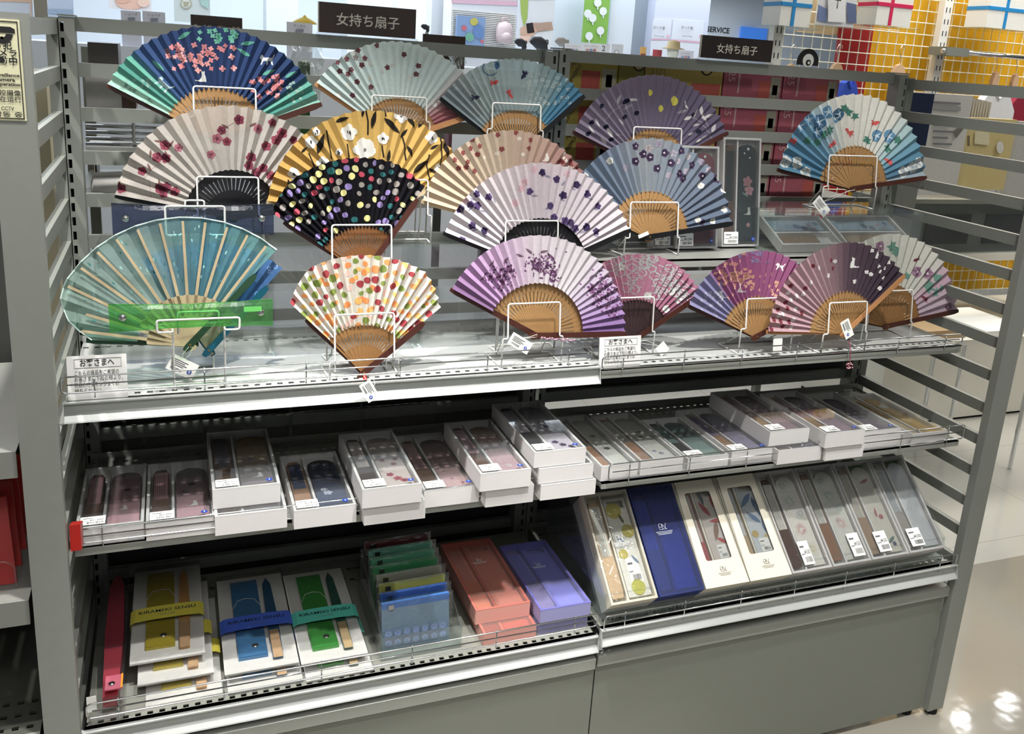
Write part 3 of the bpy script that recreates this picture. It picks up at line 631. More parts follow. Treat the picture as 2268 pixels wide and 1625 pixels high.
for x, y in ((800, 1330), (885, 1290), (1020, 1375), (1150, 1400), (1270, 1455), (1055, 1440), (1135, 1540), (980, 1575), (585, 1505), (1330, 1530)): f.flower(*zc_(x, y), 8, random.choice(['9c93a5', 'b1a6aa', 'a79fae']), 5, None, .48, .0004)
for x, y in ((345, 50), (255, 240), (315, 365), (955, 460), (1140, 385), (1060, 465), (172, 155), (1135, 250), (975, 220)): f.flower(*z7(x, y), 8, 'd8d8d4', 5, 'c9bd90', .5)
for x, y in ((985, 155), (985, 475), (1090, 180)): f.flower(*z7(x, y), 8, '42304f')
f.done(); stand(f, 1397, 448, 1503, 527, Z0, 'white wire stand holding the blue-grey blossom fan', .06); f.tag(1425, 520, 26, 8, 20, False, 'plain')
f = Fan('white and blue folding fan with morning glories and red goldfish', (1890, 417), .298, 8, (1708, 369), (2052, 390), (1884, 232), 24, .445, blend([(0, 'a9b4b8'), (.04, '46708c'), (.12, '4d8aa6'), (.2, '9cc0c6'), (.3, 'd5d4cb'), (.62, 'd8d6cc'), (.7, 'b9c8cc'), (.8, '5f95b2'), (.93, '3a7799'), (1, '4a82a0')]), 'bamboo', 'guard_brown')
for x, y, r in ((535, 990, 50), (630, 1010, 50), (460, 1080, 60), (290, 1120, 60), (440, 1170, 50), (965, 1200, 50), (1075, 1205, 55), (370, 1060, 45), (600, 1050, 34)):
    q = zd_(x, y); f.disc(*q, r / 3.993, random.choice(['3a6f96', '4b83a8', '35607f'])); f.shape(*q, r / 3.993 * .9, [(c * (1 if i % 2 else .2) * math.cos(i * .628), c * (1 if i % 2 else .2) * math.sin(i * .628)) for i in range(10) for c in (1,)], 'c9dbe2', off=.0008)
for x, y in ((715, 990), (770, 1030), (880, 1240), (550, 1150), (350, 1240), (440, 1260), (1150, 1240), (680, 960), (500, 1190), (1060, 1310)): f.shape(*zd_(x, y), 10, IVY, '3f7d6b', R_(0, 6))
for x, y, r, fl in ((945, 1090, .2, 1), (720, 1170, -.6, -1), (575, 1275, .6, -1), (215, 1245, -.3, -1), (1070, 1430, -.5, -1)): f.shape(*zd_(x, y), 12, FISH, 'c9302c', r, fl)
for x, y in ((130, 1290), (160, 1430), (260, 1440), (335, 1530), (100, 1380), (1280, 1480), (1200, 1520), (1330, 1440)): f.flower(*zd_(x, y), 12, 'cfd4d2', 5, '7f99ac', .6)
f.done(); stand(f, 1837, 345, 1943, 414, 1.158, 'white wire stand holding the morning-glory fan on the riser', .06); f.tag(1819, 457, 40, 22, -45)
# --- front row ---
def shell(e, k=1.5): return lambda t: e + (1 - e) * min(1, math.sin(math.pi * (.06 + .88 * t)) * k)
f = Fan('aqua green see-through film fan with beige sticks', (421, 762), .160, 8, (222, 753), (549, 622), (400, 481), 14, .38, blend([(0, '93d6d0'), (.25, '7cc8d2'), (.45, 'c4ece8'), (.7, 'cdf0e8'), (.9, 'c2ecdc'), (1, '8fd0b8')]), 'bamboo_pale', 'guard_green', amp=.03, leafm='film_leaf', slit=False, sticks=.0025, ribn=13, jag=.004, rfun=lambda t: 1 if t < .8 else 1 - .30 * ((t - .8) / .2) ** 2, tipk=.74)
MB().tube([(math.cos(f.aR + (f.aL - f.aR) * i / f.N) * f.ds[i][3], f.ds[i][2] * f.ds[i][3] - .001, math.sin(f.aR + (f.aL - f.aR) * i / f.N) * f.ds[i][3]) for i in range(f.N + 1)], .0012, 5).build('edge_binding', mat('pale_aqua_edge', 'cfe6e0', .3), f.leaf, local=True)
for _ in range(80):
    a = R_(f.aR + .1, f.aL - .1); r = R_(.5, .95) * f.r; f.put([[(r * math.cos(a) + x, r * math.sin(a) + y) for x, y in circ(7, R_(.002, .004), R_(.0006, .0012), a)]], random.choice(['a9dcd4', '2f8584', '3f9f98']))
f.done(); FILM = f
for o in [c for c in f.root.children if c.name.startswith('rib')][-2:]: o.scale = (1, 1, .80)
t_ = f.tag(404, 812, 60, 36, -30, True, 'price', .02)
fb = Fan('blue patterned film fan standing behind the aqua film fan', (463, 774), .192, 8, (300, 560), (592, 630), (520, 508), 12, .40, blend([(0, '2c62a0'), (.4, '3573b4'), (1, '2f86b8')]), 'bamboo_pale', 'guard_teal', amp=.035, leafm='film_leaf_blue', slit=False, ribn=11, tipk=.78)
for _ in range(60):
    a = R_(fb.aR, fb.aL); r = R_(.5, .97) * fb.r; fb.put([[(r * math.cos(a) + x, r * math.sin(a) + y) for x, y in circ(8, .004, .003, a)]], '6f9fd0'); fb.put([[(r * math.cos(a) + x, r * math.sin(a) + y) for x, y in circ(7, .0022, .0016, a)]], '2a5896', .0008)
fb.done()
f = Fan('white folding fan with orange, red and green polka dots', (805, 824), .142, 8, (650, 678), (962, 690), (808, 563), 20, .40, 'e6e1d4', 'bamboo_brown', 'guard_brown', rfun=shell(.80), tipk=.66, amp=.06)
MATS['bamboo_mid'] = mat('bamboo_mid', '936c42', .38, 0, .18, 90)
for o in f.root.children:
    if o.name.startswith('rib'): o.data.materials[0] = MATS['bamboo_mid']; break
pts = []
for _ in range(3000):
    a = R_(f.aR, f.aL); r = math.sqrt(R_((f.rin / f.r) ** 2, 1)) * f.r; q = (r * math.cos(a), r * math.sin(a))
    if all((q[0] - p[0]) ** 2 + (q[1] - p[1]) ** 2 > .0128 ** 2 for p in pts): pts.append(q)
for q in pts:
    k = R_(.0045, .0070); f.put([[(q[0] + x, q[1] + y) for x, y in circ(12, k * R_(.75, 1), k, R_(0, 3))]], random.choice(['a61a2c', 'a61a2c', 'ee9029', 'ee9029', 'f5b94e', '86993a', '86993a', 'efc9be']))
    if random.random() < .35: f.put([[(q[0] + .006 + x, q[1] + .004 + y) for x, y in circ(10, k * .8)]], random.choice(['f5b94e', 'efc9be', 'ee9029']), .0003)
f.done(); stand(f, 741, 695, 873, 800, Z1, 'white wire stand holding the white polka-dot fan', .07, .016)
t_ = f.tag(818, 866, 44, 27, -62, True, 'price', .054)
MB().tube([(0, -.008, -.004), (.001, -.012, -.012), (0, -.012, -.020)], [.002, .0048, .002], 8).build('bead', mat('red_bead', 'c2332c', .25), f.root, local=True, smooth=True)
f = Fan('lavender folding fan with purple wisteria clusters', (1186, 742), .150, 8, (1001, 639), (1396, 735), (1206, 533), 27, .515, blend([(0, '74508c'), (.08, '9a76b0'), (.2, 'b8a3c4'), (.36, 'd6d0d4'), (.62, 'dccfd8'), (.78, 'c8a5ca'), (.92, 'b98fc0'), (1, '7f5a86')]), 'bamboo', 'guard_brown', leafm='fan_cloth', strip=.001)
for n, x0, x1, y0, y1 in ((120, 1163, 1236, 566, 612), (50, 1215, 1238, 585, 628), (90, 1075, 1135, 590, 640), (40, 1100, 1150, 580, 615), (150, 1300, 1372, 610, 690), (40, 1335, 1385, 660, 705), (30, 1295, 1330, 625, 655)):
    for _ in range(n):
        x = random.gauss((x0 + x1) / 2, (x1 - x0) / 4.5); y = random.gauss((y0 + y1) / 2, (y1 - y0) / 4)
        f.shape(x, y, R_(2, 3.4), circ(6, 1, .75, R_(0, 3)), random.choice(['7a4a80', '8d5c92', '6a3a66', '5c3a58', '95618a']))
for x, y in ((1150, 565), (1172, 556), (1205, 557), (1218, 565), (1070, 615), (1090, 582), (1330, 600), (1345, 612), (1310, 612), (1365, 640), (1120, 577)): f.shape(x, y, 9, LEAF, '75596f', R_(0, 3))
f.done(); stand(f, 1126, 671, 1241, 748, Z1, 'white wire stand holding the wisteria fan', .07, .016)
f.tag(1152, 760, 50, 26, -32, True, 'price', .028)
m = MB(); mat('tassel_pink', 'a57c90', .5)
for k in range(14): m.tube([(.006 + k * .005, -.012, -.004 - .0006 * k + .0015 * math.sin(k * 2)), (.0095 + k * .005, -.012, -.004 - .0006 * k + .0015 * math.sin(k * 2 + 1))], [.0016, .0024], 6)
m.build('tassel', 'tassel_pink', f.root, local=True)
f = Fan('rose pink folding fan with white outlined blossoms', (1402, 752), .184, 5, (1262, 640), (1541, 655), (1396, 551), 21, .46, blend([(0, 'a05a78'), (.5, 'c27d9a'), (1, 'c68aa2')]), 'rib_dark', 'guard_brown', amp=.075, slit=False)
for x, y, r in ((410, 620, 26), (1380, 560, 20)): pass
for x, y, r in ((365, 600, 24), (640, 620, 26), (490, 920, 25), (810, 850, 24), (560, 760, 22), (960, 800, 22), (1080, 1060, 22), (780, 1010, 20), (900, 930, 18), (1000, 980, 20), (690, 700, 20), (320, 760, 22)):
    q = zq(x, y)
    for k in range(5):
        a = k * 1.2566 + x; cx_, cy_ = q[0] + r * .62 * math.cos(a), q[1] + r * .62 * math.sin(a); f.ring(cx_, cy_, r * .42, 1.9, 'c3cbc8', 9, 0, 360, .0005); f.stroke([q, (cx_, cy_)], 1.2, 'c3cbc8')
for x, y in ((370, 745), (660, 1060), (1000, 1110), (920, 1010), (860, 1200)): f.flower(*zq(x, y), 9, 'd5d8d2', 5, 'a85f7c', .5, .0008)
f.done(); stand(f, 1345, 659, 1449, 738, Z1 - .006, 'white wire stand holding the rose pink fan', .07, .016); f.tag(1467, 772, 26, 26, 40, True, 'plain', .02)
f = Fan('magenta folding fan with peach hydrangeas and lavender end', (1673, 744), .152, 8, (1534, 678), (1815, 665), (1672, 537), 22, .46, blend([(0, '8d4470'), (.55, '95467a'), (.8, '8e477a'), (.815, '7f7ba8'), (1, '8884ae')]), 'bamboo', 'guard_brown', amp=.05)
for _ in range(60): f.flower(random.gauss(1655, 28), random.gauss(612, 16), R_(4, 5.6), random.choice(['d99b86', 'cf8c7c', 'e0a891']), 4)
for _ in range(26): f.flower(random.gauss(1612, 12), random.gauss(608, 16), R_(4, 5), 'c98f80', 4)
for _ in range(34): f.flower(R_(1706, 1745), R_(625, 700), R_(4, 5.4), random.choice(['d99b86', 'e0a891']), 4)
for _ in range(18): f.flower(R_(1630, 1690), R_(553, 580), R_(4, 5), '8c7aa8', 4)
for _ in range(22): f.flower(R_(1548, 1600), R_(640, 700), R_(4, 5), 'a8a7bf', 4)
f.shape(1640, 640, 16, CAT_SIT, 'e4e2e0', 0, -1); f.shape(1727, 590, 15, CAT_WALK, 'e4e2e0', -.2, -1); f.shape(1598, 654, 15, CAT_WALK, 'dcdce0', -.9, -1)
for x, y in ((1598, 630), (1700, 580), (1690, 557)): f.shape(x, y, 9, LEAF, '77749e', R_(0, 3))
f.done(); stand(f, 1655, 660, 1756, 726, Z1 - .006, 'white wire stand holding the magenta hydrangea fan', .07, .016); f.tag(1722, 765, 26, 34, 0, False, 'plain', .03)
f = Fan('mint white folding fan with morning glories and maroon goldfish', (1963, 721), .176, 8, (1800, 690), (2128, 683), (1977, 530), 23, .45, blend([(0, 'a08a98'), (.06, 'b7a3b0'), (.16, 'b592a4'), (.24, 'cac9be'), (.7, 'cbcbc1'), (1, 'b9b9b4')]), 'bamboo_mid', 'guard_brown')
for x, y, s_ in ((985, 640, 13), (1015, 680, 11), (1090, 850, 9), (1300, 860, 12), (1245, 920, 16), (1290, 960, 11), (1330, 930, 9)): f.shape(*z8(x, y), s_, IVY, '5f8f7f', R_(0, 6))
for x, y, r in ((1160, 820, 12), (1235, 830, 12), (905, 640, 10), (1380, 1060, 10)): f.flower(*z8(x, y), r, 'a07a94', 5, 'd5c4cc', .6)
for x, y, r, fl in ((1160, 730, .4, -1), (1215, 1005, -.5, -1)): f.shape(*z8(x, y), 11, FISH, '6b2038', r, fl)
f.done(); stand(f, 1926, 644, 2022, 716, Z1 - .006, 'white wire stand holding the mint morning-glory fan', .07, .016)
f = Fan('pink to dark plum folding fan with white cat and blossoms', (1868, 737), .126, 8, (1704, 733), (2001, 606), (1880, 533), 24, .45, blend([(0, '3f3340'), (.2, '4a3a46'), (.36, '5a4753'), (.46, '8c6f78'), (.6, 'b08c94'), (1, 'bf969f')]), 'bamboo', 'guard_wood')
f.shape(1890, 584, 18, CAT_SIT, 'efeeea', 0, -1)
for x, y in ((850, 670), (885, 690), (930, 685), (880, 710), (965, 750), (895, 775), (935, 790), (905, 820), (840, 835), (925, 865), (730, 885), (545, 845), (480, 790), (900, 930), (320, 1075), (290, 1010), (325, 985), (370, 970), (290, 1205), (230, 1110), (265, 965), (590, 745), (425, 890), (810, 820), (200, 1120), (300, 1150)): f.flower(*z8(x, y), R_(4.5, 6), 'e9e4e2')
for x, y in ((440, 780), (565, 740), (575, 795), (385, 930), (250, 1030), (360, 1105), (275, 1165), (230, 1195), (190, 1250), (215, 1160), (170, 1150), (200, 1080), (260, 1070), (150, 1215), (285, 915)): f.flower(*z8(x, y), 5.5, '7d2434')
f.done(); stand(f, 1838, 669, 1921, 738, Z1 - .006, 'white wire stand holding the pink and plum cat fan', .07, .016)
f.tag(1876, 728, 42, 24, -64, True, 'price', .028)
m = MB(); mat('bead_wine', '8c4a58', .35)
m.tube([(-.002, -.018, -.005), (-.004, -.03, -.03), (-.005, -.03, -.055)], .0012, 6)
for k in range(16): c = Vector((-.006 + R_(-.007, .007), -.03 + R_(-.004, .004), -.062 + R_(-.007, .006))); m.tube([c - Vector((0, 0, .002)), c, c + Vector((0, 0, .002))], [.0006, .0024, .0006], 6)
m.build('tassel', 'bead_wine', f.root, local=True)
# ================= clear vinyl fan cases on their wire holders =================
clear('green_vinyl', 'b4efb4', .5, .05, .08, .08); clear('navy_vinyl', '9aa3ba', .5, .05, .05, .08)
def vinyl_case(l, t, r, b, y, m, label, marks=None):
    A = at(l, b, 1, y); B = at(r, t, 1, y); x0, x1, z0, z1 = A.x, B.x, A.z, B.z
    p = root('vinyl_case', ((x0 + x1) / 2, y, z0), label, 'case'); mb = MB(); n, q = 22, 6
    def V(i, j, s):
        u, v = i / n, j / q; bul = (4 * u * (1 - u)) ** .45 * (4 * v * (1 - v)) ** .5 if 0 < v < 1 and 0 < u < 1 else 0
        pin = .0035 * (4 * u * (1 - u))
        zz = z0 + (z1 - z0) * v + pin * (1 - 2 * v); return (x0 + (x1 - x0) * u, y + s * .005 * bul + .0012 * math.sin(u * 23), zz)
    for s in (-1, 1):
        for i in range(n):
            for j in range(q): mb.poly([V(i, j, s), V(i + 1, j, s), V(i + 1, j + 1, s), V(i, j + 1, s)][::s])
    mb.build('vinyl_sleeve', m, p, smooth=True)
    mb = MB(); mb.tube([V(i, q, 0) for i in range(n + 1)], .0009, 5); mb.tube([V(i, 0, 0) for i in range(n + 1)], .0009, 5); mb.build('welded_seam', m, p, smooth=True)
    for u in (.08, .92):
        c = Vector((x0 + (x1 - x0) * u, y - .006, z0 + (z1 - z0) * .55)); MB().tube([c + Vector((0, d, 0)) for d in (.002, .0, -.002, -.003)], [.006, .006, .0048, .001], 12).build('snap_button', 'chrome', p, smooth=True)
    return p, x0, x1, z0, z1
gp = vinyl_case(243, 662, 604, 736, .128, 'green_vinyl', 'clear green vinyl fan case with two snap buttons')
MB().box(gp[2] - .045, gp[2] - .018, .119, .1195, gp[4] - .017, gp[4] - .009).build('label_patch', mat('label_green', '6fcf6a', .5), gp[0])
npc = vinyl_case(250, 452, 606, 522, .215, 'navy_vinyl', 'clear navy vinyl fan case above the aqua film fan')
text('COLORE', .0085, ((npc[1] + npc[2]) / 2, .208, (npc[3] + npc[4]) / 2 + .004), (1, 0, 0), (0, 0, 1), mat('silver_print', 'aab0c4', .4), npc[0])
def case_holder(l, t, r, b, y, zb, label, m='white_wire', depth=.05):
    A = at(l, b, 1, y); B = at(r, t, 1, y); x0, x1, z0, z1 = A.x, B.x, A.z, B.z; zb += .0016
    p = root('case_holder', ((x0 + x1) / 2, y, zb - .0016), label, 'stand')
    MB().tube(round_path([(x0 + .022, y + depth, zb), (x0 + .022, y + .014, zb), (x0 + .022, y + .014, z0), (x0 + .022, y - .004, z0), (x0, y - .004, z0), (x0, y - .004, z1), (x1, y - .004, z1), (x1, y - .004, z0), (x1 - .022, y - .004, z0), (x1 - .022, y + .014, z0), (x1 - .022, y + .014, zb), (x1 - .022, y + depth, zb)], .004, 3), .0017, 8).build('front_loop', m, p, smooth=True)
    MB().tube(round_path([(x0 + .03, y + .016, z0 - .01), (x0 + .03, y + .016, z1 + .006), (x1 - .03, y + .016, z1 + .006), (x1 - .03, y + .016, z0 - .01)], .004, 3), .0016, 8).build('rear_loop', m, p, smooth=True)
    MB().tube([(x0 + .022, y + depth, zb), (x1 - .022, y + depth, zb)], .0017, 8).build('base_wire', m, p, smooth=True)
case_holder(348, 701, 530, 735, .118, Z1, 'white wire holder gripping the green vinyl case')
case_holder(368, 456, 497, 520, .205, Z1, 'tall white wire holder gripping the navy vinyl case', depth=.035)
# ================= paper notices =================
mat('notice_paper', 'f3f2ee', .65)
def notice(l, t, r, b, y, zb, label, tilt=8):
    A = at(l, b, 1, y); x0 = A.x; x1 = at(r, b, 1, y).x; h = at(l, t, 1, y).z - zb; w = x1 - x0
    p = root('notice_card', ((x0 + x1) / 2, y, zb), label, 'sign', rot=(-math.radians(tilt), 0, 0)); w /= 2
    MB().box(-w, w, 0, .0008, 0, h).build('card', 'notice_paper', p, local=True)
    mb = MB(); b0, b1, q0, q1 = -w * .76, w * .82, h * .72, h * .93; d = .0005
    for a in ((b0, b1, q0, q0 + d), (b0, b1, q1 - d, q1), (b0, b0 + d, q0, q1), (b1 - d, b1, q0, q1)): mb.box(a[0], a[1], -.0004, -.0002, a[2], a[3])
    mb.build('title_frame', 'ink_grey', p, local=True)
    text('お客さまへ', h * .19, (0, -.0004, h * .825), (1, 0, 0), (0, 0, 1), 'ink', p, local=True, bold=.012, fit=w * 1.15)
    for k, s in enumerate(('こちらの商品をご希望の', 'お客さまは下段の棚より、', '商品の在庫をレジまでお', '持ちください。')):
        text(s, h * .125, (-w * .78, -.0004, h * (.60 - .135 * k)), (1, 0, 0), (0, 0, 1), 'ink', p, local=True, align='LEFT', fit=w * 1.62 * len(s) / 12)
notice(150, 793, 283, 866, .120, Z1, 'white paper notice at the left end of the fan shelf')
notice(1327, 750, 1418, 811, .113, Z1 - .006, 'white paper notice at the join of the two fan shelves')
# ================= boxed fan sets =================
vmat('set_print', .8); vmat('set_cloth', .85, 0, .15)
mat('box_white', 'e9e6e4', .55, 0, .02, 40); mat('box_cream', 'ece5d2', .6, 0, .02, 40); mat('box_navy', '22357c', .4); mat('box_salmon', 'dea498', .5); mat('box_purple', 'a3a1d0', .5); mat('box_green', '4f8a2c', .5)
clear('frosted_salmon', 'f9ddd6', .3, .25, .10); clear('frosted_purple', 'dcdbf6', .3, .25, .10); clear('frosted_navy', '9fade0', .3, .2, .08)
clear('window_film', 'f0f1f1', .5, .04, .02)
def sticker(p, x0, y0, w, h, z, price, num=None, name='price_sticker', numx=None):
    m = MB(); m.box(x0, x0 + w, y0, y0 + h, z, z + .0004); o = m.build(name, 'white_paper', p, local=True)
    m = MB(); x = x0 + w * .28; k = lin('3a3a3e')
    while x < x0 + w * .9:
        b = random.choice((.0004, .0007, .001)); m.poly([(x, y0 + h * .1, z + .0006), (x + b, y0 + h * .1, z + .0006), (x + b, y0 + h * .33, z + .0006), (x, y0 + h * .33, z + .0006)], k); x += b + random.choice((.0005, .0008))
    m.poly([(x0 + w * .06, y0 + h * .42, z + .0006), (x0 + w * .4, y0 + h * .42, z + .0006), (x0 + w * .4, y0 + h * .47, z + .0006), (x0 + w * .06, y0 + h * .47, z + .0006)], lin('8a8a8e'))
    m.poly([(x0 + w * .1, y0 + h * .72, z + .0006), (x0 + w * .5, y0 + h * .72, z + .0006), (x0 + w * .5, y0 + h * .8, z + .0006), (x0 + w * .1, y0 + h * .8, z + .0006)], lin('6a6a6e'))
    m.build('barcode', 'set_print', o, local=True)['kind'] = 'stuff'
    if price: text(price, h * .26, (x0 + w * .66, y0 + h * .52, z + .0006), (1, 0, 0), (0, 1, 0), 'ink', o, local=True, bold=.01, fit=w * .55)
    return o
def dotmark(p, x, y, z, num):
    d = MB().hexa([(x + a, y + b, z) for a, b in circ(14, .0052, .0048)], [(x + a, y + b, z + .0003) for a, b in circ(14, .0052, .0048)]).build('number_dot', 'blue_dot', p, local=True)
    if num: text(num, .006, (x, y, z + .0005), (1, 0, 0), (0, 1, 0), 'white_paper', d, local=True)
def motif(m, kind, x, y, r, z, c):
    def put(poly): m.poly([(a, b, z) for a, b in poly], lin(c))
    if kind == 'flower':
        for q in petals(5, r, x * 40): put([(x + a, y + b) for a, b in q])
    elif kind == 'disc': put([(x + a, y + b) for a, b in circ(12, r)])
    elif kind == 'leaf':
        for t in tri([(x + a * r * math.cos(r * 900 + x * 50) - b * r * math.sin(r * 900 + x * 50), y + a * r * math.sin(r * 900 + x * 50) + b * r * math.cos(r * 900 + x * 50)) for a, b in LEAF]): put(t)
    elif kind == 'cat':
        for t in tri([(x + a * r, y + b * r) for a, b in CAT_SIT]): put(t)
    elif kind == 'burst':
        for k in range(22):
            a = k * .2856; r0, r1 = r * random.uniform(.15, .5), r * random.uniform(.7, 1); w = .0006
            put([(x + r0 * math.cos(a) - w * math.sin(a), y + r0 * math.sin(a) + w * math.cos(a)), (x + r0 * math.cos(a) + w * math.sin(a), y + r0 * math.sin(a) - w * math.cos(a)), (x + r1 * math.cos(a), y + r1 * math.sin(a))])
BOXW = 'boxed fan sets with clear lids'
def window_box(label, x0, x1, yf, L, zb, h, fan='6d4528', pouch='b08a90', pouch2=None, price=None, num=None, marks=(), rotz=0, rotx=0, card='box_white', lid='window_film', fanw=.30, group=BOXW, band=None, pouch_round=True, tassel=None, frame=None):
    w = x1 - x0; p = root('fan_gift_box', (x0, yf, zb), label, 'box', group, rot=(rotx, 0, rotz)); t = .0045; fl = h * .45
    m = MB(); m.box(0, w, 0, L, 0, fl * .4)
    m.box(0, t, 0, L, fl * .4, h); m.box(w - t, w, 0, L, fl * .4, h); m.box(t, w - t, 0, t, fl * .4, h); m.box(t, w - t, L - t, L, fl * .4, h)
    m.build('tray', card, p, local=True)
    xd = t + (w - 2 * t) * (fanw + .06)
    MB().box(xd, xd + .004, t, L - t, fl * .4, h * .86).build('divider', card, p, local=True)
    if frame: MB().box(xd + .005, w - t - .0005, t + .0005, L - t - .0005, fl * .4, fl * .5).build('coloured_insert', frame, p, local=True)
    # folded fan: guards over a stack of pleats
    fx0, fx1 = t + .003, xd - .003; f0 = MB(); fc = lin(fan)
    pr = [(fx0 + .002, .012), (fx1 - .002, .012), (fx1, .025), (fx1 - .001, L - .03), (fx1 - .006, L - .016), (fx0 + .006, L - .016), (fx0 + .001, L - .03), (fx0, .025)]
    f0.hexa([(a, b, fl * .45) for a, b in pr], [(a, b, h * .80) for a, b in pr], fc); ff = f0.build('folded_fan', vmat('fan_wood', .4, 0, .5), p, local=True)
    f1 = MB(); c2 = lin(pouch)
    f1.box(fx0 + .003, fx1 - .003, L * .42, L - .028, h * .80, h * .815, c2)
    for k in range(5): f1.box(fx0 + .004 + k * (fx1 - fx0 - .010) / 5, fx0 + .0055 + k * (fx1 - fx0 - .010) / 5, L * .42, L - .03, h * .815, h * .83, tuple(q * .6 for q in c2))
    f1.build('fan_leaf_edge', 'set_cloth', ff, local=True)
    # cloth pouch
    px0, px1 = xd + .007, w - t - .003; r = (px1 - px0) / 2; cx_ = (px0 + px1) / 2; top = L - .014
    if pouch_round: prof = [(px0, .010), (px1, .010), (px1, top - r * .9)] + [(cx_ + r * math.cos(a), top - r * .9 + r * .9 * math.sin(a)) for a in [math.pi * k / 8 for k in range(1, 8)]] + [(px0, top - r * .9)]
    else: prof = [(px0, .010), (px1, .010), (px1, top), (px0, top)]
    pm = MB(); zt = h * .74; zc_h = h * .80
    base = [(a, b, fl * .55) for a, b in prof]; mid = [(a, b, zt) for a, b in prof]; inn = [(cx_ + (a - cx_) * .72, L / 2 + (b - L / 2) * .93, zc_h) for a, b in prof]
    n = len(prof)
    def cc(b):
        if not pouch2: return lin(pouch)
        u = min(1, max(0, b / L)); A, B = lin(pouch), lin(pouch2); return tuple(x + (y - x) * u for x, y in zip(A, B))
    for k in range(n):
        q = (k + 1) % n; pm.poly([base[k], base[q], mid[q], mid[k]], cc(base[k][1])); pm.poly([mid[k], mid[q], inn[q], inn[k]], [cc(v[1]) for v in (mid[k], mid[q], inn[q], inn[k])])
    # top skin in strips so that the front-to-back colour gradient shows
    S = 8; xs0, xs1 = cx_ - r * .72, cx_ + r * .72; y0_, y1_ = inn[0][1], top - r * .9
    for k in range(S):
        a, b = y0_ + (y1_ - y0_) * k / S, y0_ + (y1_ - y0_) * (k + 1) / S; pm.poly([(xs0, a, zc_h), (xs1, a, zc_h), (xs1, b, zc_h), (xs0, b, zc_h)], cc((a + b) / 2))
    if pouch_round: pm.poly([(xs1, y1_, zc_h)] + [inn[k] for k in range(3, 10)] + [(xs0, y1_, zc_h)], cc(L))
    po = pm.build('cloth_pouch', 'set_cloth', p, local=True)
    if marks:
        mm = MB()
        for kind, u, v, rr, c in marks: motif(mm, kind, px0 + (px1 - px0) * u, L * v, rr, zc_h + .0005, c)
        mm.build('printed_pattern', 'set_print', po, local=True)['kind'] = 'stuff'
    if tassel:
        m = MB()
        for k in range(12): a = k * .6; m.tube([((fx0 + fx1) / 2, .03, h * .83), ((fx0 + fx1) / 2 + .008 * math.cos(a), .03 + .012 * math.sin(a), h * .84 + .001 * (k % 3))], .0008, 4)
        m.build('tassel', mat('tassel_' + tassel, tassel, .6), ff, local=True)
    # clear lid
    m = MB(); m.box(-.0004, w + .0004, -.0004, L + .0004, h + .0003, h + .0009); ld = m.build('clear_lid', lid, p, local=True)
    if price is not None:
        sticker(p, t + .001, .006, .036, .026, h + .0012, price, num)
    if num is not None: dotmark(p, w - .016, .016, h + .0012, num)
    return p
Zs2, Zs2r = Z2 - .002 + .0003, Z2 + .009 + .0003
FL = 'flower'
window_box('boxed set with brown fan and rose pouch at far left of middle shelf', .004, .101, .084, .214, Zs2, .031, '5a3322', 'b9828c', '5e4f50', '¥5,300', None, [('cat', .5, .3, .012, 'cfc5c4'), (FL, .55, .6, .006, '3b2f33'), (FL, .3, .75, .006, '8c6b70')])
window_box('boxed set with brown fan and pink cat pouch', .104, .207, .076, .216, Zs2, .031, '5c3520', 'c78f9a', '59605e', '¥5,300', '2', [('cat', .55, .28, .014, 'e6dfdc'), (FL, .3, .5, .006, '3c3a3c'), (FL, .5, .62, .007, '343436')])
window_box('lower box of the stack below the grey cat pouch set', .206, .318, .066, .228, Zs2, .034, '6b4830', '9c98a0')
window_box('boxed set with ochre fan and grey cat pouch atop a stack', .204, .310, .090, .232, Zs2 + .0352, .034, '6d4a2a', '6f6a78', 'a98a48', '¥3,700', '3', [('cat', .6, .22, .013, 'e8e6e2'), (FL, .4, .5, .006, '4a4650')])
window_box('boxed set with wooden fan and navy blue pouch', .328, .430, .056, .214, Zs2, .033, 'a06f42', '2a3c66', '0f1524', '¥3,600', '4', [(FL, .4, .3, .008, 'a9b3cc'), (FL, .3, .36, .006, 'b9c0d2'), ('disc', .6, .8, .002, 'c8c8cc'), ('disc', .4, .84, .002, 'c8c8cc'), ('disc', .7, .76, .0015, 'c8c8cc')])
window_box('lower box of the stack below the white red-flower set', .440, .545, .040, .232, Zs2, .034, '5c3a28', 'cfc6c4')
window_box('boxed set with dark fan and white red-flower pouch atop a stack', .435, .536, .034, .232, Zs2 + .0352, .034, '3a2a24', 'd2c4bf', '8c8078', '¥5,300', '6', [(FL, .3, .25, .007, 'a33346'), (FL, .5, .18, .008, 'b43f50'), (FL, .7, .14, .007, 'a33346'), (FL, .6, .42, .006, '8a3a46'), (FL, .25, .5, .006, '7a2c3a'), (FL, .75, .5, .005, '6a2c3a')])
window_box('boxed set with tasselled fan and plain pink pouch', .551, .653, .074, .240, Zs2, .033, '6a4526', 'c9a0a0', '5a4a4a', '¥4,000', '7', [(FL, .4, .2, .004, 'a85f68'), (FL, .7, .12, .004, 'a85f68')], tassel='9a7a50')
window_box('lower box of the stack below the pink tassel set', .657, .748, .050, .234, Zs2, .034, '6a4526', 'c9a0a0')
window_box('boxed set with pink tassel and pale pink pouch atop a stack', .643, .738, .044, .232, Zs2 + .0352, .034, '5c3a26', 'c5a0ac', '7c6444', '¥4,500', '8', [(FL, .5, .15, .006, 'd8c2c8'), (FL, .25, .25, .005, 'd2b8c0')], tassel='c99aa4')
window_box('lowest box of the three-high stack beside the bay join', .762, .872, .050, .236, Zs2, .030, '4a3426', 'c9c4d0')
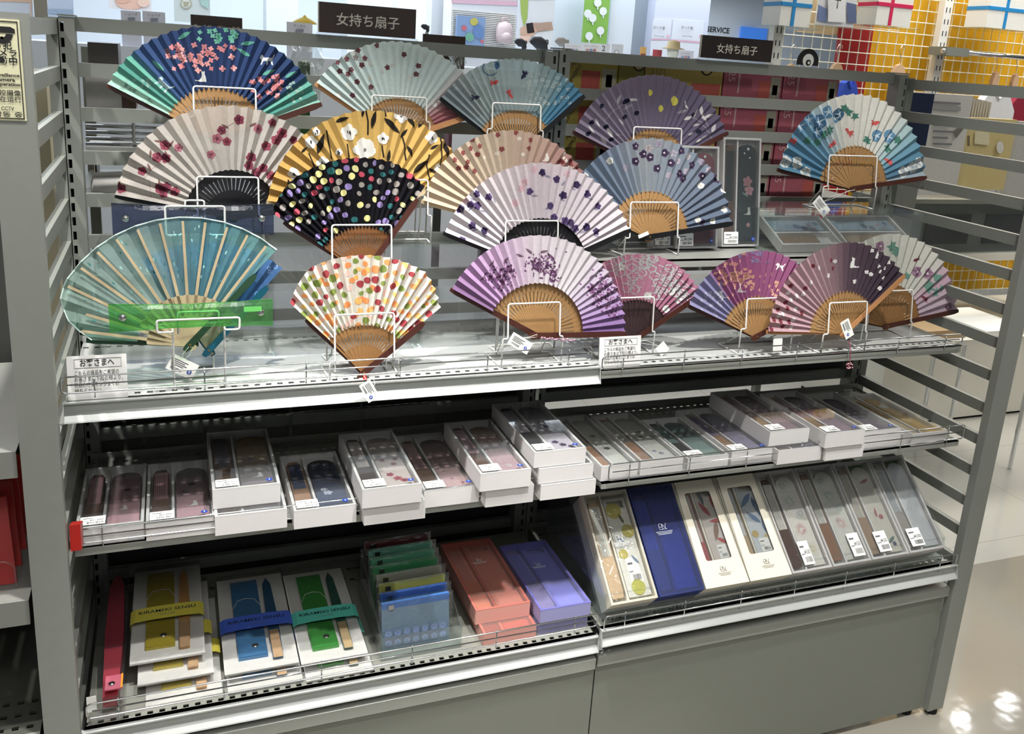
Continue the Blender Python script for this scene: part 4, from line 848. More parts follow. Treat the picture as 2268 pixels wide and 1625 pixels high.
window_box('middle box of the three-high stack beside the bay join', .758, .866, .054, .236, Zs2 + .0312, .030, '4a3426', 'c9c4d0')
window_box('boxed set with black fan and violet-flower pouch topping the three-high stack', .748, .850, .058, .238, Zs2 + .0624, .030, '1c1a1e', 'cfc7d2', '6f6a76', '¥5,300', '9', [(FL, .3, .2, .007, '44345f'), (FL, .5, .14, .007, '3c2c56'), (FL, .75, .1, .006, '44345f'), (FL, .5, .5, .006, '3c3450'), (FL, .7, .56, .006, '3c3450')])
window_box('white box with orange wood fan and white pouch straddling the bay join', .8935, .971, .074, .246, Zs2r, .030, 'a5713f', 'd6d6cc', 'b8b4a8', None, None, [(FL, .5, .35, .007, '4b4a52'), (FL, .4, .6, .006, '8a6a62')])
window_box('white box with wood fan and white violet-print pouch', .980, 1.074, .080, .232, Zs2r, .030, 'a06e44', 'd2d2c8', 'a8a89c', None, None, [(FL, .5, .15, .006, '8a7fa0'), (FL, .3, .2, .005, '8a7fa0'), (FL, .4, .5, .005, '7a5a62'), (FL, .6, .6, .005, '8a6a72')])
window_box('white box with black fan and sage green pouch', 1.084, 1.178, .078, .200, Zs2r, .024, '1b1a1c', '7f9a94', '5c6e6a', '¥4,800', None, [(FL, .5, .6, .004, '5a3f46')])
window_box('white box with wood fan and purple-grey pouch', 1.181, 1.278, .072, .226, Zs2r, .030, '9a6d48', '8a80a0', '625c68', '¥5,000', '5', [(FL, .3, .5, .005, '5a5470'), (FL, .6, .3, .005, '6a6480')])
window_box('lower box showing below the plum-blossom set', 1.281, 1.390, .056, .236, Zs2r, .030, '8a6244', '6a6078')
window_box('boxed set with wood fan and dusty mauve blossom pouch', 1.268, 1.366, .074, .226, Zs2r + .0312, .034, '96683e', 'a98c96', '5c5058', '¥4,500', None, [(FL, .3, .4, .007, '70303e'), (FL, .6, .5, .004, 'd0c2c4'), ('disc', .7, .6, .0015, 'e0d8d8'), ('disc', .4, .7, .0015, 'e0d8d8'), ('disc', .6, .8, .0015, 'e0d8d8')])
window_box('lower box below the mauve maroon-flower set', 1.394, 1.492, .048, .236, Zs2r, .030, '8a6244', '6a6078')
window_box('boxed set with tan fan and mauve maroon-flower pouch', 1.384, 1.484, .044, .232, Zs2r + .0312, .032, '9a754a', 'a88f9c', '4c4450', '¥4,500', '5', [(FL, .3, .42, .007, '6a2c3c'), (FL, .5, .5, .006, '7a3a48'), (FL, .7, .35, .006, '6a5a80')])
window_box('boxed set with pale sticks and smoky violet pouch', 1.512, 1.612, .074, .222, Zs2r, .042, 'b29a6c', '847684', '564c54', '¥4,800', '6', [(FL, .4, .4, .005, '6f6274')])
window_box('open tray box with pale ribs and gold brocade pouch', 1.640, 1.735, .066, .232, Zs2r, .028, 'c2ab7c', 'b8923e', 'a6833a', None, None, [('disc', .5, .7, .012, 'b9b6ae'), ('disc', .35, .35, .010, 'c8a860'), ('leaf', .6, .5, .012, 'caa95a')])
# ---------------- sloped clear tray on the bottom right shelf ----------------
ZS3 = Z3 + .010
t_ = root('sloped_clear_tray', (1.33, .1, ZS3), 'clear acrylic sloped tray on the bottom right shelf', 'tray')
x0, x1 = .897, 1.744; TA = math.radians(41)
yf_, zf_ = .022, ZS3 + .001
MB().box(x0, x1, yf_ - .003, yf_, zf_, zf_ + .066).build('front_wall', 'acrylic', t_)
m = MB()
for k in range(100): xx = x0 + .006 + k * (x1 - x0 - .012) / 100; m.box(xx, xx + .0035, yf_ - .0045, yf_ - .0031, zf_ + .004, zf_ + .022)
m.build('ribbed_band', 'acrylic', t_)['kind'] = 'stuff'
for xx in (x0, x1 - .003): MB().extr([(yf_, zf_), (yf_ + .29, zf_), (yf_ + .29, zf_ + .19), (yf_ + .20, zf_ + .22), (yf_, zf_ + .066)], 0, xx, xx + .003).build('side_wall', 'acrylic', t_)
sl = lambda d, off=0: (yf_ + .004 + d * math.cos(TA) - off * math.sin(TA) + 0.012, zf_ + .012 + d * math.sin(TA) + off * math.cos(TA))
a_, b_ = sl(0), sl(.255)
MB().extr([(a_[0], a_[1]), (b_[0], b_[1]), (b_[0] + .002, b_[1] - .003), (a_[0] + .002, a_[1] - .003)], 0, x0 + .0035, x1 - .0035).build('sloped_floor', 'acrylic', t_)
def logo(p, x, y, z, c, s=.010):
    m = mat(c, c, .5) if c not in MATS else MATS[c]; g = MB()
    def st(pts, w=.0007):
        for (ax_, ay_), (bx, by) in zip(pts, pts[1:]):
            l = math.hypot(bx - ax_, by - ay_) or 1; nx, ny = -(by - ay_) / l * w / 2, (bx - ax_) / l * w / 2
            g.poly([(x + ax_ * s + nx, y + ay_ * s + ny, z), (x + ax_ * s - nx, y + ay_ * s - ny, z), (x + bx * s - nx, y + by * s - ny, z), (x + bx * s + nx, y + by * s + ny, z)])
    st([(-.55 + .36 * math.cos(a), .2 + .4 * math.sin(a)) for a in [k * math.pi / 6 for k in range(13)]]); st([(-.9, -.6), (-.9, .2), (-.9, -.6), (-.3, -.6)]); st([(-.15, -.6), (-.15, .5), (.6, -.6), (.45, -.2), (.75, .6)]); st([(-.3, -.6), (.8, -.6)])
    o = g.build('logo', m, p, local=True); o['kind'] = 'stuff'
    g = MB()
    for k in range(3): g.box(x - s * (1.9 - .2 * k), x + s * (1.9 - .2 * k), y - s * (1.1 + .28 * k), y - s * (1.03 + .28 * k), z, z + .0001)
    g.build('small_print', m, p, local=True)['kind'] = 'stuff'
mat('logo_white', 'e8ecf2', .5); mat('logo_black', '2a2a2c', .6)
BW, BL, BH = .0995, .222, .027
SG = 'fan boxes leaning in the sloped clear tray'
def lean(i, label, layer=1, **k):
    y, z = sl(0, .0015 + (layer) * (BH + .0012)); xx = .9035 + i * .1035
    return window_box(label, xx, xx + BW, y, BL, z, BH, rotx=TA, group=SG, **k)
for i, lb in ((0, 'yellow lemon'), (2, 'red leaf'), (3, 'blue leaf'), (4, 'first firework'), (5, 'second firework'), (6, 'goldfish'), (7, 'plain white')):
    lean(i, 'back box of the leaning pair under the %s set' % lb, 0, fan='b58e60', pouch='d8d6cc')
lean(1, 'back navy box under the plain navy set', 0, fan='3a466a', pouch='4a5a9a', card='box_navy', lid='frosted_navy')
p = lean(0, 'leaning boxed set with yellow lemon print pouch', fan='c9a878', pouch='dcdccf', card='box_cream', pouch_round=False, lid='wrap_film', marks=[('disc', .35, .82, .017, 'b9ae2e'), ('disc', .75, .62, .014, 'b0a52e'), ('disc', .5, .12, .015, 'b8b832'), ('leaf', .6, .74, .012, '4f5a3a'), ('leaf', .7, .36, .012, '6f8aa0'), ('disc', .25, .42, .010, 'b9ae3a'), ('leaf', .3, .55, .01, '7f98b0')])
logo(p, .055, .125, BH + .0012, 'logo_white'); sticker(p, .056, .035, .026, .05, BH * .80, None)
p = lean(1, 'leaning navy boxed set with frosted navy lid', fan='a08a78', pouch='8f9cc0', pouch2='3c4a7c', card='box_navy', lid='frosted_navy', pouch_round=False)
logo(p, .052, .135, BH + .0012, 'logo_white')
def window_card(p):   # printed sleeve with a rounded window
    w, L, h = BW, BL, BH + .0013; a0, a1, b0, b1 = .020, .080, .052, .196; r = .006
    o = [(a0, b0), (a1, b0), (a1, b1), (a0, b1)]; inn = [tuple(v[:2]) for v in round_path([(x, y, 0) for x, y in o], r, 4, True)]
    m = MB(); n = len(inn); out = []
    for x, y in inn:
        cx_, cy_ = (a0 + a1) / 2, (b0 + b1) / 2; dx, dy = x - cx_, y - cy_; s = min(((w - cx_) if dx > 0 else cx_) / max(1e-6, abs(dx)), ((L - cy_) if dy > 0 else cy_) / max(1e-6, abs(dy))); out.append((cx_ + dx * s, cy_ + dy * s))
    for k in range(n): q = (k + 1) % n; m.poly([(*inn[k], h), (*inn[q], h), (*out[q], h), (*out[k], h)][::-1])
    for x, y in ((0, 0), (w, 0), (w, L), (0, L)):
        near = sorted(range(n), key=lambda k: (out[k][0] - x) ** 2 + (out[k][1] - y) ** 2)[:2]; m.poly([(x, y, h)] + [(*out[k], h) for k in near])
    m.box(0, w, -.0006, 0, 0, h); m.box(-.0006, 0, 0, L, 0, h); m.box(w, w + .0006, 0, L, 0, h)
    m.build('sleeve', 'box_cream', p, local=True); logo(p, .052, .033, h + .0004, 'logo_black', .008)
p = lean(2, 'leaning cream sleeve box with red leaf print pouch', fan='a8373c', pouch='cfc4bb', card='box_cream', pouch_round=False, marks=[('leaf', .3, .72, .02, 'b53238'), ('leaf', .75, .6, .02, 'b9383a'), ('leaf', .5, .5, .022, '8c6a58'), ('leaf', .3, .82, .016, '5a6468'), ('leaf', .8, .8, .018, 'b9383a'), ('leaf', .7, .4, .016, 'b53238')]); window_card(p)
sticker(p, .058, .055, .02, .028, BH * .81, None)
p = lean(3, 'leaning cream sleeve box with blue leaf print pouch', fan='b99c74', pouch='c6cdd2', card='box_cream', pouch_round=False, marks=[('leaf', .3, .75, .022, '5c7ca8'), ('leaf', .7, .68, .022, '4a6894'), ('leaf', .4, .58, .02, '5c7ca8'), ('leaf', .8, .5, .018, '4f6f9c'), ('disc', .2, .42, .008, 'c3a258'), ('disc', .7, .38, .006, 'c7b27c')]); window_card(p)
sticker(p, .056, .055, .024, .028, BH * .81, None)
FW = [('burst', .4, .68, .018, '7fa7a8'), ('burst', .45, .40, .018, 'd27a7c'), ('burst', .6, .2, .013, 'c3b678'), ('burst', .7, .55, .012, '9ab5b5'), ('burst', .3, .84, .012, '9ab5b5')]
p = lean(4, 'leaning boxed set with dark fan and firework pouch in shiny wrap', fan='4a2c24', pouch='d8d8ce', lid='wrap_film', marks=FW); sticker(p, .035, .012, .026, .05, BH + .0013, '¥4,500')
p = lean(5, 'leaning boxed set with brown fan and firework pouch', fan='8a5c38', pouch='d8d6cc', marks=FW); sticker(p, .060, .012, .03, .05, BH + .0013, '¥4,500')
p = lean(6, 'leaning boxed set with green insert and pink goldfish pouch', fan='a08468', pouch='cfcabc', frame='box_green', marks=[('leaf', .5, .78, .014, 'a06a6a'), ('leaf', .4, .45, .012, 'a85f62'), ('disc', .6, .4, .006, 'a85f62'), ('leaf', .6, .16, .014, '5f7a76'), ('disc', .7, .12, .005, '3f4a70')]); sticker(p, .026, .012, .032, .045, BH + .0013, '¥4,500')
p = lean(7, 'leaning boxed set with green insert and plain pale grey pouch', fan='a8a29a', pouch='c8ccd0', frame='box_green'); sticker(p, .012, .012, .036, .04, BH + .0013, '¥4,500')
# ---------------- salmon and purple drawer boxes ----------------
def drawer_box(label, x0, x1, yf, L, zb, h, m, lid, inside, rotz=0, open_=False):
    p = window_box(label, x0, x1, yf, L, zb, h, fan=inside[0], pouch=inside[1], card=m, lid=lid, pouch_round=False, group='coloured drawer boxes', rotz=rotz)
    return p
ZB = Z3 - .008 + .0004
drawer_box('lower salmon pink drawer box on the bottom left shelf', .668, .772, .045, .235, ZB, .026, 'box_salmon', 'frosted_salmon', ('7a3c34', 'a85a50'))
p = drawer_box('upper salmon pink drawer box with frosted lid', .660, .769, .076, .245, ZB + .0272, .030, 'box_salmon', 'frosted_salmon', ('d0b07c', 'ddd6d4')); logo(p, .058, .165, .0313, 'logo_white', .008)
drawer_box('lower lavender drawer box on the bottom left shelf', .780, .882, .052, .232, ZB, .026, 'box_purple', 'frosted_purple', ('6a6488', '7a76a0'))
p = drawer_box('upper lavender purple drawer box with frosted lid', .778, .882, .044, .238, ZB + .0272, .030, 'box_purple', 'frosted_purple', ('c4b49c', 'bcc8e2')); logo(p, .052, .150, .0313, 'logo_white', .008)
# ---------------- belly-banded fan and case sets ----------------
def band_set(label, x0, x1, yf, L, zb, col_band, case, fan, wood, rotz=0, detail=True, rotx=0):
    w = x1 - x0; h = .013; p = root('banded_fan_set', (x0, yf, zb), label, 'fan set', 'fan sets with paper bands', rot=(rotx, 0, rotz))
    MB().box(0, w, 0, L, 0, .003).build('backing_card', 'white_card', p, local=True)
    if detail:
        MB().box(w * .2, w * .60, .03, L * .93, .0032, .008).build('vinyl_case', clear('case_' + case, case, .5, .06, .7), p, local=True)
        MB().box(w * .22, w * .58, .032, .085, .0082, .0095).build('case_flap', clear('case_' + case, case), p, local=True)
        MB().tube([(w * .44, .058, .0096), (w * .44, .058, .0112), (w * .44, .058, .0122)], [.006, .006, .002], 12).build('snap_button', 'chrome', p, local=True, smooth=True)
        m = MB(); pr = [(w * .66, .02), (w * .80, .02), (w * .82, L * .5), (w * .80, L * .85), (w * .74, L * .93), (w * .68, L * .85), (w * .66, L * .5)]
        m.hexa([(a, b, .0032) for a, b in pr], [(a, b, .0095) for a, b in pr]); ff = m.build('folded_fan', mat('film_' + fan, fan, .3), p, local=True)
        MB().box(w * .665, w * .795, .016, L * .33, .0096, .0106).build('wooden_guard', mat('guard_' + wood, wood, .4), ff, local=True)
        MB().tube([(w * .2, L * .62, .009), (w * .28, L * .70, .0096), (w * .4, L * .715, .0098), (w * .52, L * .70, .0096), (w * .60, L * .62, .009)], .0006, 5).build('elastic_cord', 'white_wire', p, local=True)
    m = MB(); m.box(0, w, 0, L, h, h + .0005); m.box(0, w, -.0004, 0, 0, h); m.build('clear_sleeve', 'wrap_film', p, local=True)
    y0, y1 = L * .335, L * .475
    m = MB()
    prof = [(-.0015, 0), (-.0018, h), (w * .05, h + .0045), (w * .3, h + .0062), (w * .7, h + .0062), (w * .95, h + .0045), (w + .0018, h), (w + .0015, 0)]
    for (a, b), (c, d) in zip(prof, prof[1:]): m.poly([(a, y0, b), (c, y0, d), (c, y1, d), (a, y1, b)])
    bd = m.build('paper_band', mat('band_' + col_band, col_band, .55), p, local=True)
    if detail:
        text('KIRAMEKI SENSU', .0125, (w / 2, (y0 + y1) / 2 + .004, h + .0066), (1, 0, 0), (0, 1, 0), mat('band_ink_' + col_band, '2c3a4a', .6), bd, local=True, bold=.006, fit=w * .80)
        text('COLORE', .0065, (w / 2, (y0 + y1) / 2 - .008, h + .0066), (1, 0, 0), (0, 1, 0), 'ink_grey', bd, local=True)
    return p
h_ = .0205
def stack(n, x0, x1, yf, L, dy, dx, *a, names=(), rotz=0):
    for k in range(n): band_set(names[k], x0 + dx * (n - 1 - k), x1 + dx * (n - 1 - k), yf - dy * (n - 1 - k) if dy else yf, L, ZB + .0002 + h_ * k, *a, rotz=rotz)
stack(3, .068, .186, .105, .285, .030, .012, 'd8cc52', 'd3bf2e', 'd9a25a', 'd9b184', names=('yellow banded fan set lowest in its pile', 'yellow banded fan set in the middle of its pile', 'yellow banded fan set on top of its pile'))
stack(2, .215, .337, .062, .290, .022, .004, '4868d0', '4a90c8', '1f5a80', 'd9b48a', names=('blue banded fan set under another blue set', 'blue banded fan set on top of its pile'))
stack(2, .340, .455, .054, .285, .020, .006, '5fcdb8', '45b545', '1c5a4c', 'd6bb8c', names=('green banded fan set under another green set', 'green fan set with turquoise band on top'))
# red fan in a clear bag at the far left
p = root('bagged_red_fan', (.034, .2, ZB), 'red fan in a clear bag at the left end of the bottom shelf', 'fan set')
m = MB(); pr = [(.030, .05), (.052, .05), (.056, .2), (.052, .33), (.045, .36), (.036, .36), (.028, .33), (.026, .2)]
m.hexa([(a, b, ZB + .012) for a, b in pr], [(a, b, ZB + .026 + b * .10) for a, b in pr]); m.build('folded_fan', mat('red_film', '9c3442', .35), p)
m = MB(); pr = [(.012, .03), (.062, .03), (.060, .375), (.014, .375)]; m.hexa([(a, b, ZB + .0008) for a, b in pr], [(a, b, ZB + .034 + b * .10) for a, b in pr]); m.build('clear_bag', 'wrap_film', p)
MB().box(.034, .060, .045, .08, ZB + .046, ZB + .048).build('vinyl_case', clear('pink_vinyl', 'e58aa0', .5, .05, .4), p)
MB().tube([(.044, .058, ZB + .048), (.044, .058, ZB + .050), (.044, .058, ZB + .051)], [.005, .005, .001], 10).build('snap_button', 'chrome', p, smooth=True)
MB().box(.057, .060, .045, .08, ZB + .0485, ZB + .049).build('orange_label', mat('orange_label', 'e08a2a', .5), p)
MB().box(.010, .024, .022, .0225, ZB + .03, ZB + .058).build('price_tag', 'white_paper', p)
# ---------------- open acrylic bin of zip pouches ----------------
bx0, bx1, by0, by1 = .478, .628, .055, .255
p = root('clear_bin', ((bx0 + bx1) / 2, (by0 + by1) / 2, ZB), 'open clear acrylic bin holding upright zip pouches', 'bin'); zz = ZB + .0005; t = .0025
MB().box(bx0, bx1, by0, by1, zz, zz + t).build('floor_plate', 'acrylic', p); MB().box(bx0, bx1, by0, by0 + t, zz + t, zz + .045).build('front_plate', 'acrylic', p)
MB().box(bx0, bx1, by1 - t, by1, zz + t, zz + .11).build('rear_plate', 'acrylic', p)
for xx in (bx0, bx1 - t): MB().extr([(by0 + t, zz + t), (by1 - t, zz + t), (by1 - t, zz + .11), (by0 + t, zz + .045)], 0, xx, xx + t).build('side_plate', 'acrylic', p)
ZIP = [('8c3c48', 'a07078', 'deep red'), ('7ed0b4', 'a8d8c4', 'mint'), ('5fb890', '9fd4b4', 'sea green'), ('2f9a5c', '7cc090', 'emerald'), ('a9ad9c', 'bcbfae', 'stone grey'), ('b9bf5a', 'c9cf8a', 'lime'), ('2c62c0', '6f9fd4', 'royal blue'), ('3f7fd4', '9cc0da', 'sky blue')]
for k, (zc2, body, nm) in enumerate(ZIP):
    y = by1 - .014 - k * .0225; lean_ = .018; z0 = zz + t + .0006; z1 = z0 + .118 - k * .0045
    p = root('zip_pouch', ((bx0 + bx1) / 2, y, z0), '%s zipped pouch standing in the clear bin%s' % (nm, ', frontmost' if k == 7 else ''), 'pouch', 'zip pouches in the clear bin')
    dx = random.uniform(-.003, .003); xa, xb = bx0 + .010 + dx, bx1 - .014 + dx
    def L4(z, d): return y + lean_ * (z - z0) / .12 + d
    m = MB(); m.hexa([(xa, L4(z0, -.004), z0), (xb, L4(z0, -.004), z0), (xb, L4(z0, .004), z0), (xa, L4(z0, .004), z0)], [(xa, L4(z1, -.0012), z1), (xb, L4(z1, -.0012), z1), (xb, L4(z1, .0012), z1), (xa, L4(z1, .0012), z1)])
    m.build('pouch_body', clear('pouch_' + body, body, .5, .12, .55), p)
    m = MB(); m.hexa([(xa, L4(z1, -.0032), z1 - .013), (xb, L4(z1, -.0032), z1 - .010), (xb, L4(z1, .0032), z1 - .010), (xa, L4(z1, .0032), z1 - .013)], [(xa, L4(z1, -.003), z1), (xb, L4(z1, -.003), z1 + .003), (xb, L4(z1, .003), z1 + .003), (xa, L4(z1, .003), z1)]); m.build('zip_strip', mat('zip_' + zc2, zc2, .45), p)
    MB().box(xa + .012, xa + .022, L4(z1, -.0055), L4(z1, -.0035), z1 - .012, z1 - .003).build('zip_pull', 'chrome', p)
    m = MB(); m.hexa([(xa - .006, L4(z0, -.0048), z0 + .001), (xb + .007, L4(z0, -.0048), z0 + .001), (xb + .007, L4(z0, -.0052), z0 + .001), (xa - .006, L4(z0, -.0052), z0 + .001)], [(xa - .006, L4(z1, -.0048), z1 + .006), (xb + .007, L4(z1, -.0048), z1 + .009), (xb + .007, L4(z1, -.0052), z1 + .009), (xa - .006, L4(z1, -.0052), z1 + .006)]); m.build('clear_bag', 'wrap_film', p)
    if k == 7:
        m = MB(); yy = lambda z: L4(z, -.0050)
        for i in range(7):
            for j in range(2):
                xx = xa + .004 + i * .017; z_ = z0 + .006 + j * .017
                m.poly([(xx, yy(z_), z_), (xx + .015, yy(z_), z_), (xx + .015, yy(z_ + .015), z_ + .015), (xx, yy(z_ + .015), z_ + .015)], lin('6f8fc0')); 
                m.poly([(xx + .0075 + a, yy(z_ + .0075 + b) - .0003, z_ + .0075 + b) for a, b in circ(8, .0055)], lin('8fa9d2')); m.poly([(xx + .0075 + a, yy(z_ + .0075 + b) - .0006, z_ + .0075 + b) for a, b in circ(8, .0034)], lin('5f7fb4'))
        m.build('lace_pattern', 'set_print', p)['kind'] = 'stuff'
# ================= boxes on the narrow rear ledge =================
def upright_box(label, l, r, t, b, y, pouch, num):
    A = at(l, b, 1, y); w = at(r, b, 1, y).x - A.x; L = at(l, t, 1, y).z - A.z
    p = window_box(label, A.x, A.x + w, y, L, Z0 + .0008, .024, fan='5a3a2a', pouch=pouch[0], pouch2=pouch[1], price='¥5,200', num=num, rotx=math.radians(80), group='gift boxes standing on the rear ledge', marks=[('disc', .3, .86, .002, 'd0d4d4'), ('disc', .5, .9, .003, 'd0d4d4'), ('disc', .6, .82, .002, 'd0d4d4'), (FL, .5, .6, .012, 'a86f78'), (FL, .6, .52, .012, 'b57c84'), ('leaf', .4, .48, .010, '5f8a80'), ('cat', .6, .32, .013, 'c8ccc8'), (FL, .6, .2, .005, 'b58a88')])
upright_box('upright boxed set with teal-black hydrangea pouch beside the lemon fan', 1583, 1665, 312, 552, .335, ('22363c', '1c2a30'), '11')
upright_box('upright boxed set with wine red pouch behind the blue-grey fan', 1483, 1574, 330, 556, .322, ('6a2434', '702838'), '10')
upright_box('upright boxed set mostly hidden behind the blue-grey fan', 1432, 1482, 340, 555, .332, ('6a6468', '5a5458'), None)
for lb, l, r, b, y, rz in (('tilted gift box with pale blue pouch under the riser, nearer the centre', 1668, 1820, 575, .262, 0), ('tilted gift box with pale blue pouch under the riser, nearer the side', 1822, 2040, 575, .262, 0)):
    xa, xb = (1.372, 1.532) if l < 1800 else (1.545, 1.735)
    p = root('fan_gift_box', (xa, y, Z0 + .001), lb, 'box', 'gift boxes under the low riser', rot=(math.radians(26), 0, 0)); w, L, h = xb - xa, .105, .022; t = .005
    m = MB(); m.box(0, w, 0, L, 0, .006); m.box(0, t, 0, L, .006, h); m.box(w - t, w, 0, L, .006, h); m.box(t, w - t, 0, t, .006, h); m.box(t, w - t, L - t, L, .006, h); m.build('tray', 'box_white', p, local=True)
    MB().box(t, w - t, L * .42, L * .46, .006, h * .9).build('divider', 'box_white', p, local=True)
    m = MB(); m.hexa([(t + .004, L * .5, .007), (w - t - .004, L * .5, .007), (w - t - .004, L - t - .004, .007), (t + .004, L - t - .004, .007)], [(t + .008, L * .53, .017), (w - t - .008, L * .53, .017), (w - t - .008, L - t - .008, .017), (t + .008, L - t - .008, .017)], lin('8fa9bf')); po = m.build('cloth_pouch', 'set_cloth', p, local=True)
    m = MB()
    for kind, u, v, rr, c in (('disc', .15, .7, .003, 'd5dde2'), ('disc', .12, .62, .0025, 'd5dde2'), ('disc', .18, .8, .0025, 'd5dde2'), (FL, .5, .66, .009, '3f5f94'), (FL, .6, .6, .009, '3a5a8c'), ('leaf', .72, .7, .007, 'b53a40'), (FL, .85, .76, .007, '44649a'), ('leaf', .78, .6, .007, 'b53a40')): motif(m, kind, w * u, L * v, rr, .0175, c)
    m.build('printed_pattern', 'set_print', po, local=True)['kind'] = 'stuff'
    MB().box(t + .012, w * .7, t + .006, L * .38, .007, .015).build('folded_fan', mat('ledge_fan_wood', '8a6a4a', .4), p, local=True)
    MB().box(0, w, 0, L, h + .0003, h + .0008).build('clear_lid', 'window_film', p, local=True)

# numbered white strips clipped behind the middle shelf
for x0, n, lb in ((.06, 3, 'white strip with black discs behind the far left boxes'), (.20, 2, 'white strip with two black discs left of the ochre set'), (.36, 3, 'white strip with black discs behind the navy set'), (.50, 2, 'white strip with two black discs behind the red-flower set')):
    z0 = .742; p = root('number_strip', (x0, .398, z0), lb, 'strip'); MB().box(x0, x0 + .042 * n + .01, .4005, .4015, z0, z0 + .030).build('strip', 'white_paper', p)
    MB().box(x0, x0 + .006, .3985, .4005, .678, z0 + .02).build('clip', 'acrylic_film', p)
    for k in range(n): MB().hexa([(x0 + .026 + .042 * k + a, .4, z0 + .012 + b) for a, b in circ(14, .0115)], [(x0 + .026 + .042 * k + a, .3992, z0 + .012 + b) for a, b in circ(14, .0115)]).build('disc', 'black_print', p)
# ================= goods on the far side of the slatted back =================
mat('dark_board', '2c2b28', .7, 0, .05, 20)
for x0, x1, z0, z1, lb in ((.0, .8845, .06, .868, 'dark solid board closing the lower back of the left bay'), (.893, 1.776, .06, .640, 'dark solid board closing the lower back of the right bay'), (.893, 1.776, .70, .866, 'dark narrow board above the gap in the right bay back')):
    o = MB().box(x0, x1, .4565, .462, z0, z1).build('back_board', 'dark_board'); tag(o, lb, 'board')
p = root('rear_shelving', (.9, .62, 0), 'grey shelving of the unit standing back to back behind the slats', 'shelving')
for z in (.872, 1.150): MB().box(.0, 1.78, .47, .80, z - .02, z).build('shelf_board', 'grey_paint', p)
for x in (-.004, .875, 1.765): MB().box(x, x + .02, .80, .82, 0, 1.40).build('rear_post', 'grey_paint', p)
vmat('carton', .5)
def carton(label, x0, x1, z0, z1, c, kind, y=.478, d=.12):
    p = root('printed_carton', ((x0 + x1) / 2, y, z0), label, 'carton', 'printed cartons behind the slats'); m = MB(); m.box(x0, x1, y, y + d, z0 + .0003, z1, lin(c)); b = m.build('carton_body', 'carton', p)
    w, h = x1 - x0, z1 - z0; yy = y - .0006; m = MB()
    def R(u0, u1, v0, v1, cc, dy=0): m.poly([(x0 + w * u0, yy - dy, z0 + h * v0), (x0 + w * u1, yy - dy, z0 + h * v0), (x0 + w * u1, yy - dy, z0 + h * v1), (x0 + w * u0, yy - dy, z0 + h * v1)], lin(cc))
    if kind == 'yellow':
        R(.30, .66, 0, .58, 'b03a28'); R(.70, .97, .02, .66, 'a8a48c'); R(.78, .9, .15, .5, '4a4438')
        m.build('carton_print', 'carton', b).__setitem__('kind', 'stuff'); text('SUPREMO', h * .16, (x0 + w * .16, yy - .0004, z0 + h * .42), (.5, 0, .86), (-.86, 0, .5), 'ink', b); text('MEL', h * .2, (x0 + w * .14, yy - .0004, z0 + h * .84), (0, 0, -1), (1, 0, 0), 'ink', b)
    elif kind == 'gold':
        R(.6, .98, 0, .42, 'b5402c'); m.poly([(x0 + w * .78 + a, yy, z0 + h * .86 + b2) for a, b2 in circ(14, .016)], lin('3c3420')); m.poly([(x0 + w * .78 + a, yy - .0004, z0 + h * .86 + b2) for a, b2 in circ(14, .012)], lin('c7b070'))
        for k in range(4): R(.08 + .05 * k, .1 + .05 * k, .55, .95, '9c8a44')
        m.build('carton_print', 'carton', b).__setitem__('kind', 'stuff')
    else:
        R(.60, .80, 0, .6, 'b5402e'); R(.80, .97, .04, .74, '9c9684'); R(.84, .93, .2, .5, '55504a'); R(.24, .27, .2, 1, 'c79a9c')
        m.build('carton_print', 'carton', b).__setitem__('kind', 'stuff'); text('25', h * .34, (x0 + w * .12, yy - .0004, z0 + h * .68), (0, 0, -1), (1, 0, 0), mat('pale_pink_ink', 'd8b0b0', .6), b)
names = ('bottom', 'lower middle', 'upper middle', 'top')
for r in range(4):
    z0 = 1.151 + r * .0755; z1 = z0 + .0745
    carton('yellow carton with red patch, %s of its pile by the bay join' % names[r], .935, 1.055, z0, z1, 'a8942e', 'yellow')
    carton('olive green carton, %s of its pile beside the yellow cartons' % names[r], 1.058, 1.118, z0, z1, '8f8a34', 'gold')
    carton('ochre carton with round seal, %s of its pile' % names[r], 1.122, 1.318, z0, z1, 'b49a3c', 'gold')
    carton('pink carton numbered 25, %s of the pile nearer the bay join' % names[r], 1.322, 1.480, z0, z1, 'a8485a', 'pink')
    carton('pink carton numbered 25, %s of the pile nearer the end' % names[r], 1.484, 1.642, z0, z1, 'a8485a', 'pink')
def thing_box(name, label, cat, l, t, r, b, Y, m, d=.1, group=None, zb=None):
    A = at(l, (t + b) / 2, 1, Y); B = at(r, (t + b) / 2, 1, Y); z1 = at((l + r) / 2, t, 1, Y).z; z0 = at((l + r) / 2, b, 1, Y).z if zb is None else zb
    return tag(MB().box(A.x, B.x, Y, Y + d, z0, z1).build(name, m), label, cat, group)
mat('pale_pack', 'cfc9c6', .6, 0, .08, 60); mat('brown_pack', '6a5040', .5); mat('white_towel', 'd9d6d2', .9, 0, .05, 80, .4); mat('smoke_case', '55504c', .3)
thing_box('smoked_case', 'smoky clear case behind the slats at the far left', 'case', 195, 95, 262, 150, .50, 'smoke_case', .1)
thing_box('paper_pack', 'pale paper pack behind the slats above the cream fan', 'pack', 190, 165, 268, 240, .49, 'pale_pack', .1)
thing_box('brown_carton', 'small brown carton behind the slats beside the navy fan', 'carton', 268, 165, 300, 240, .50, 'brown_pack', .1)
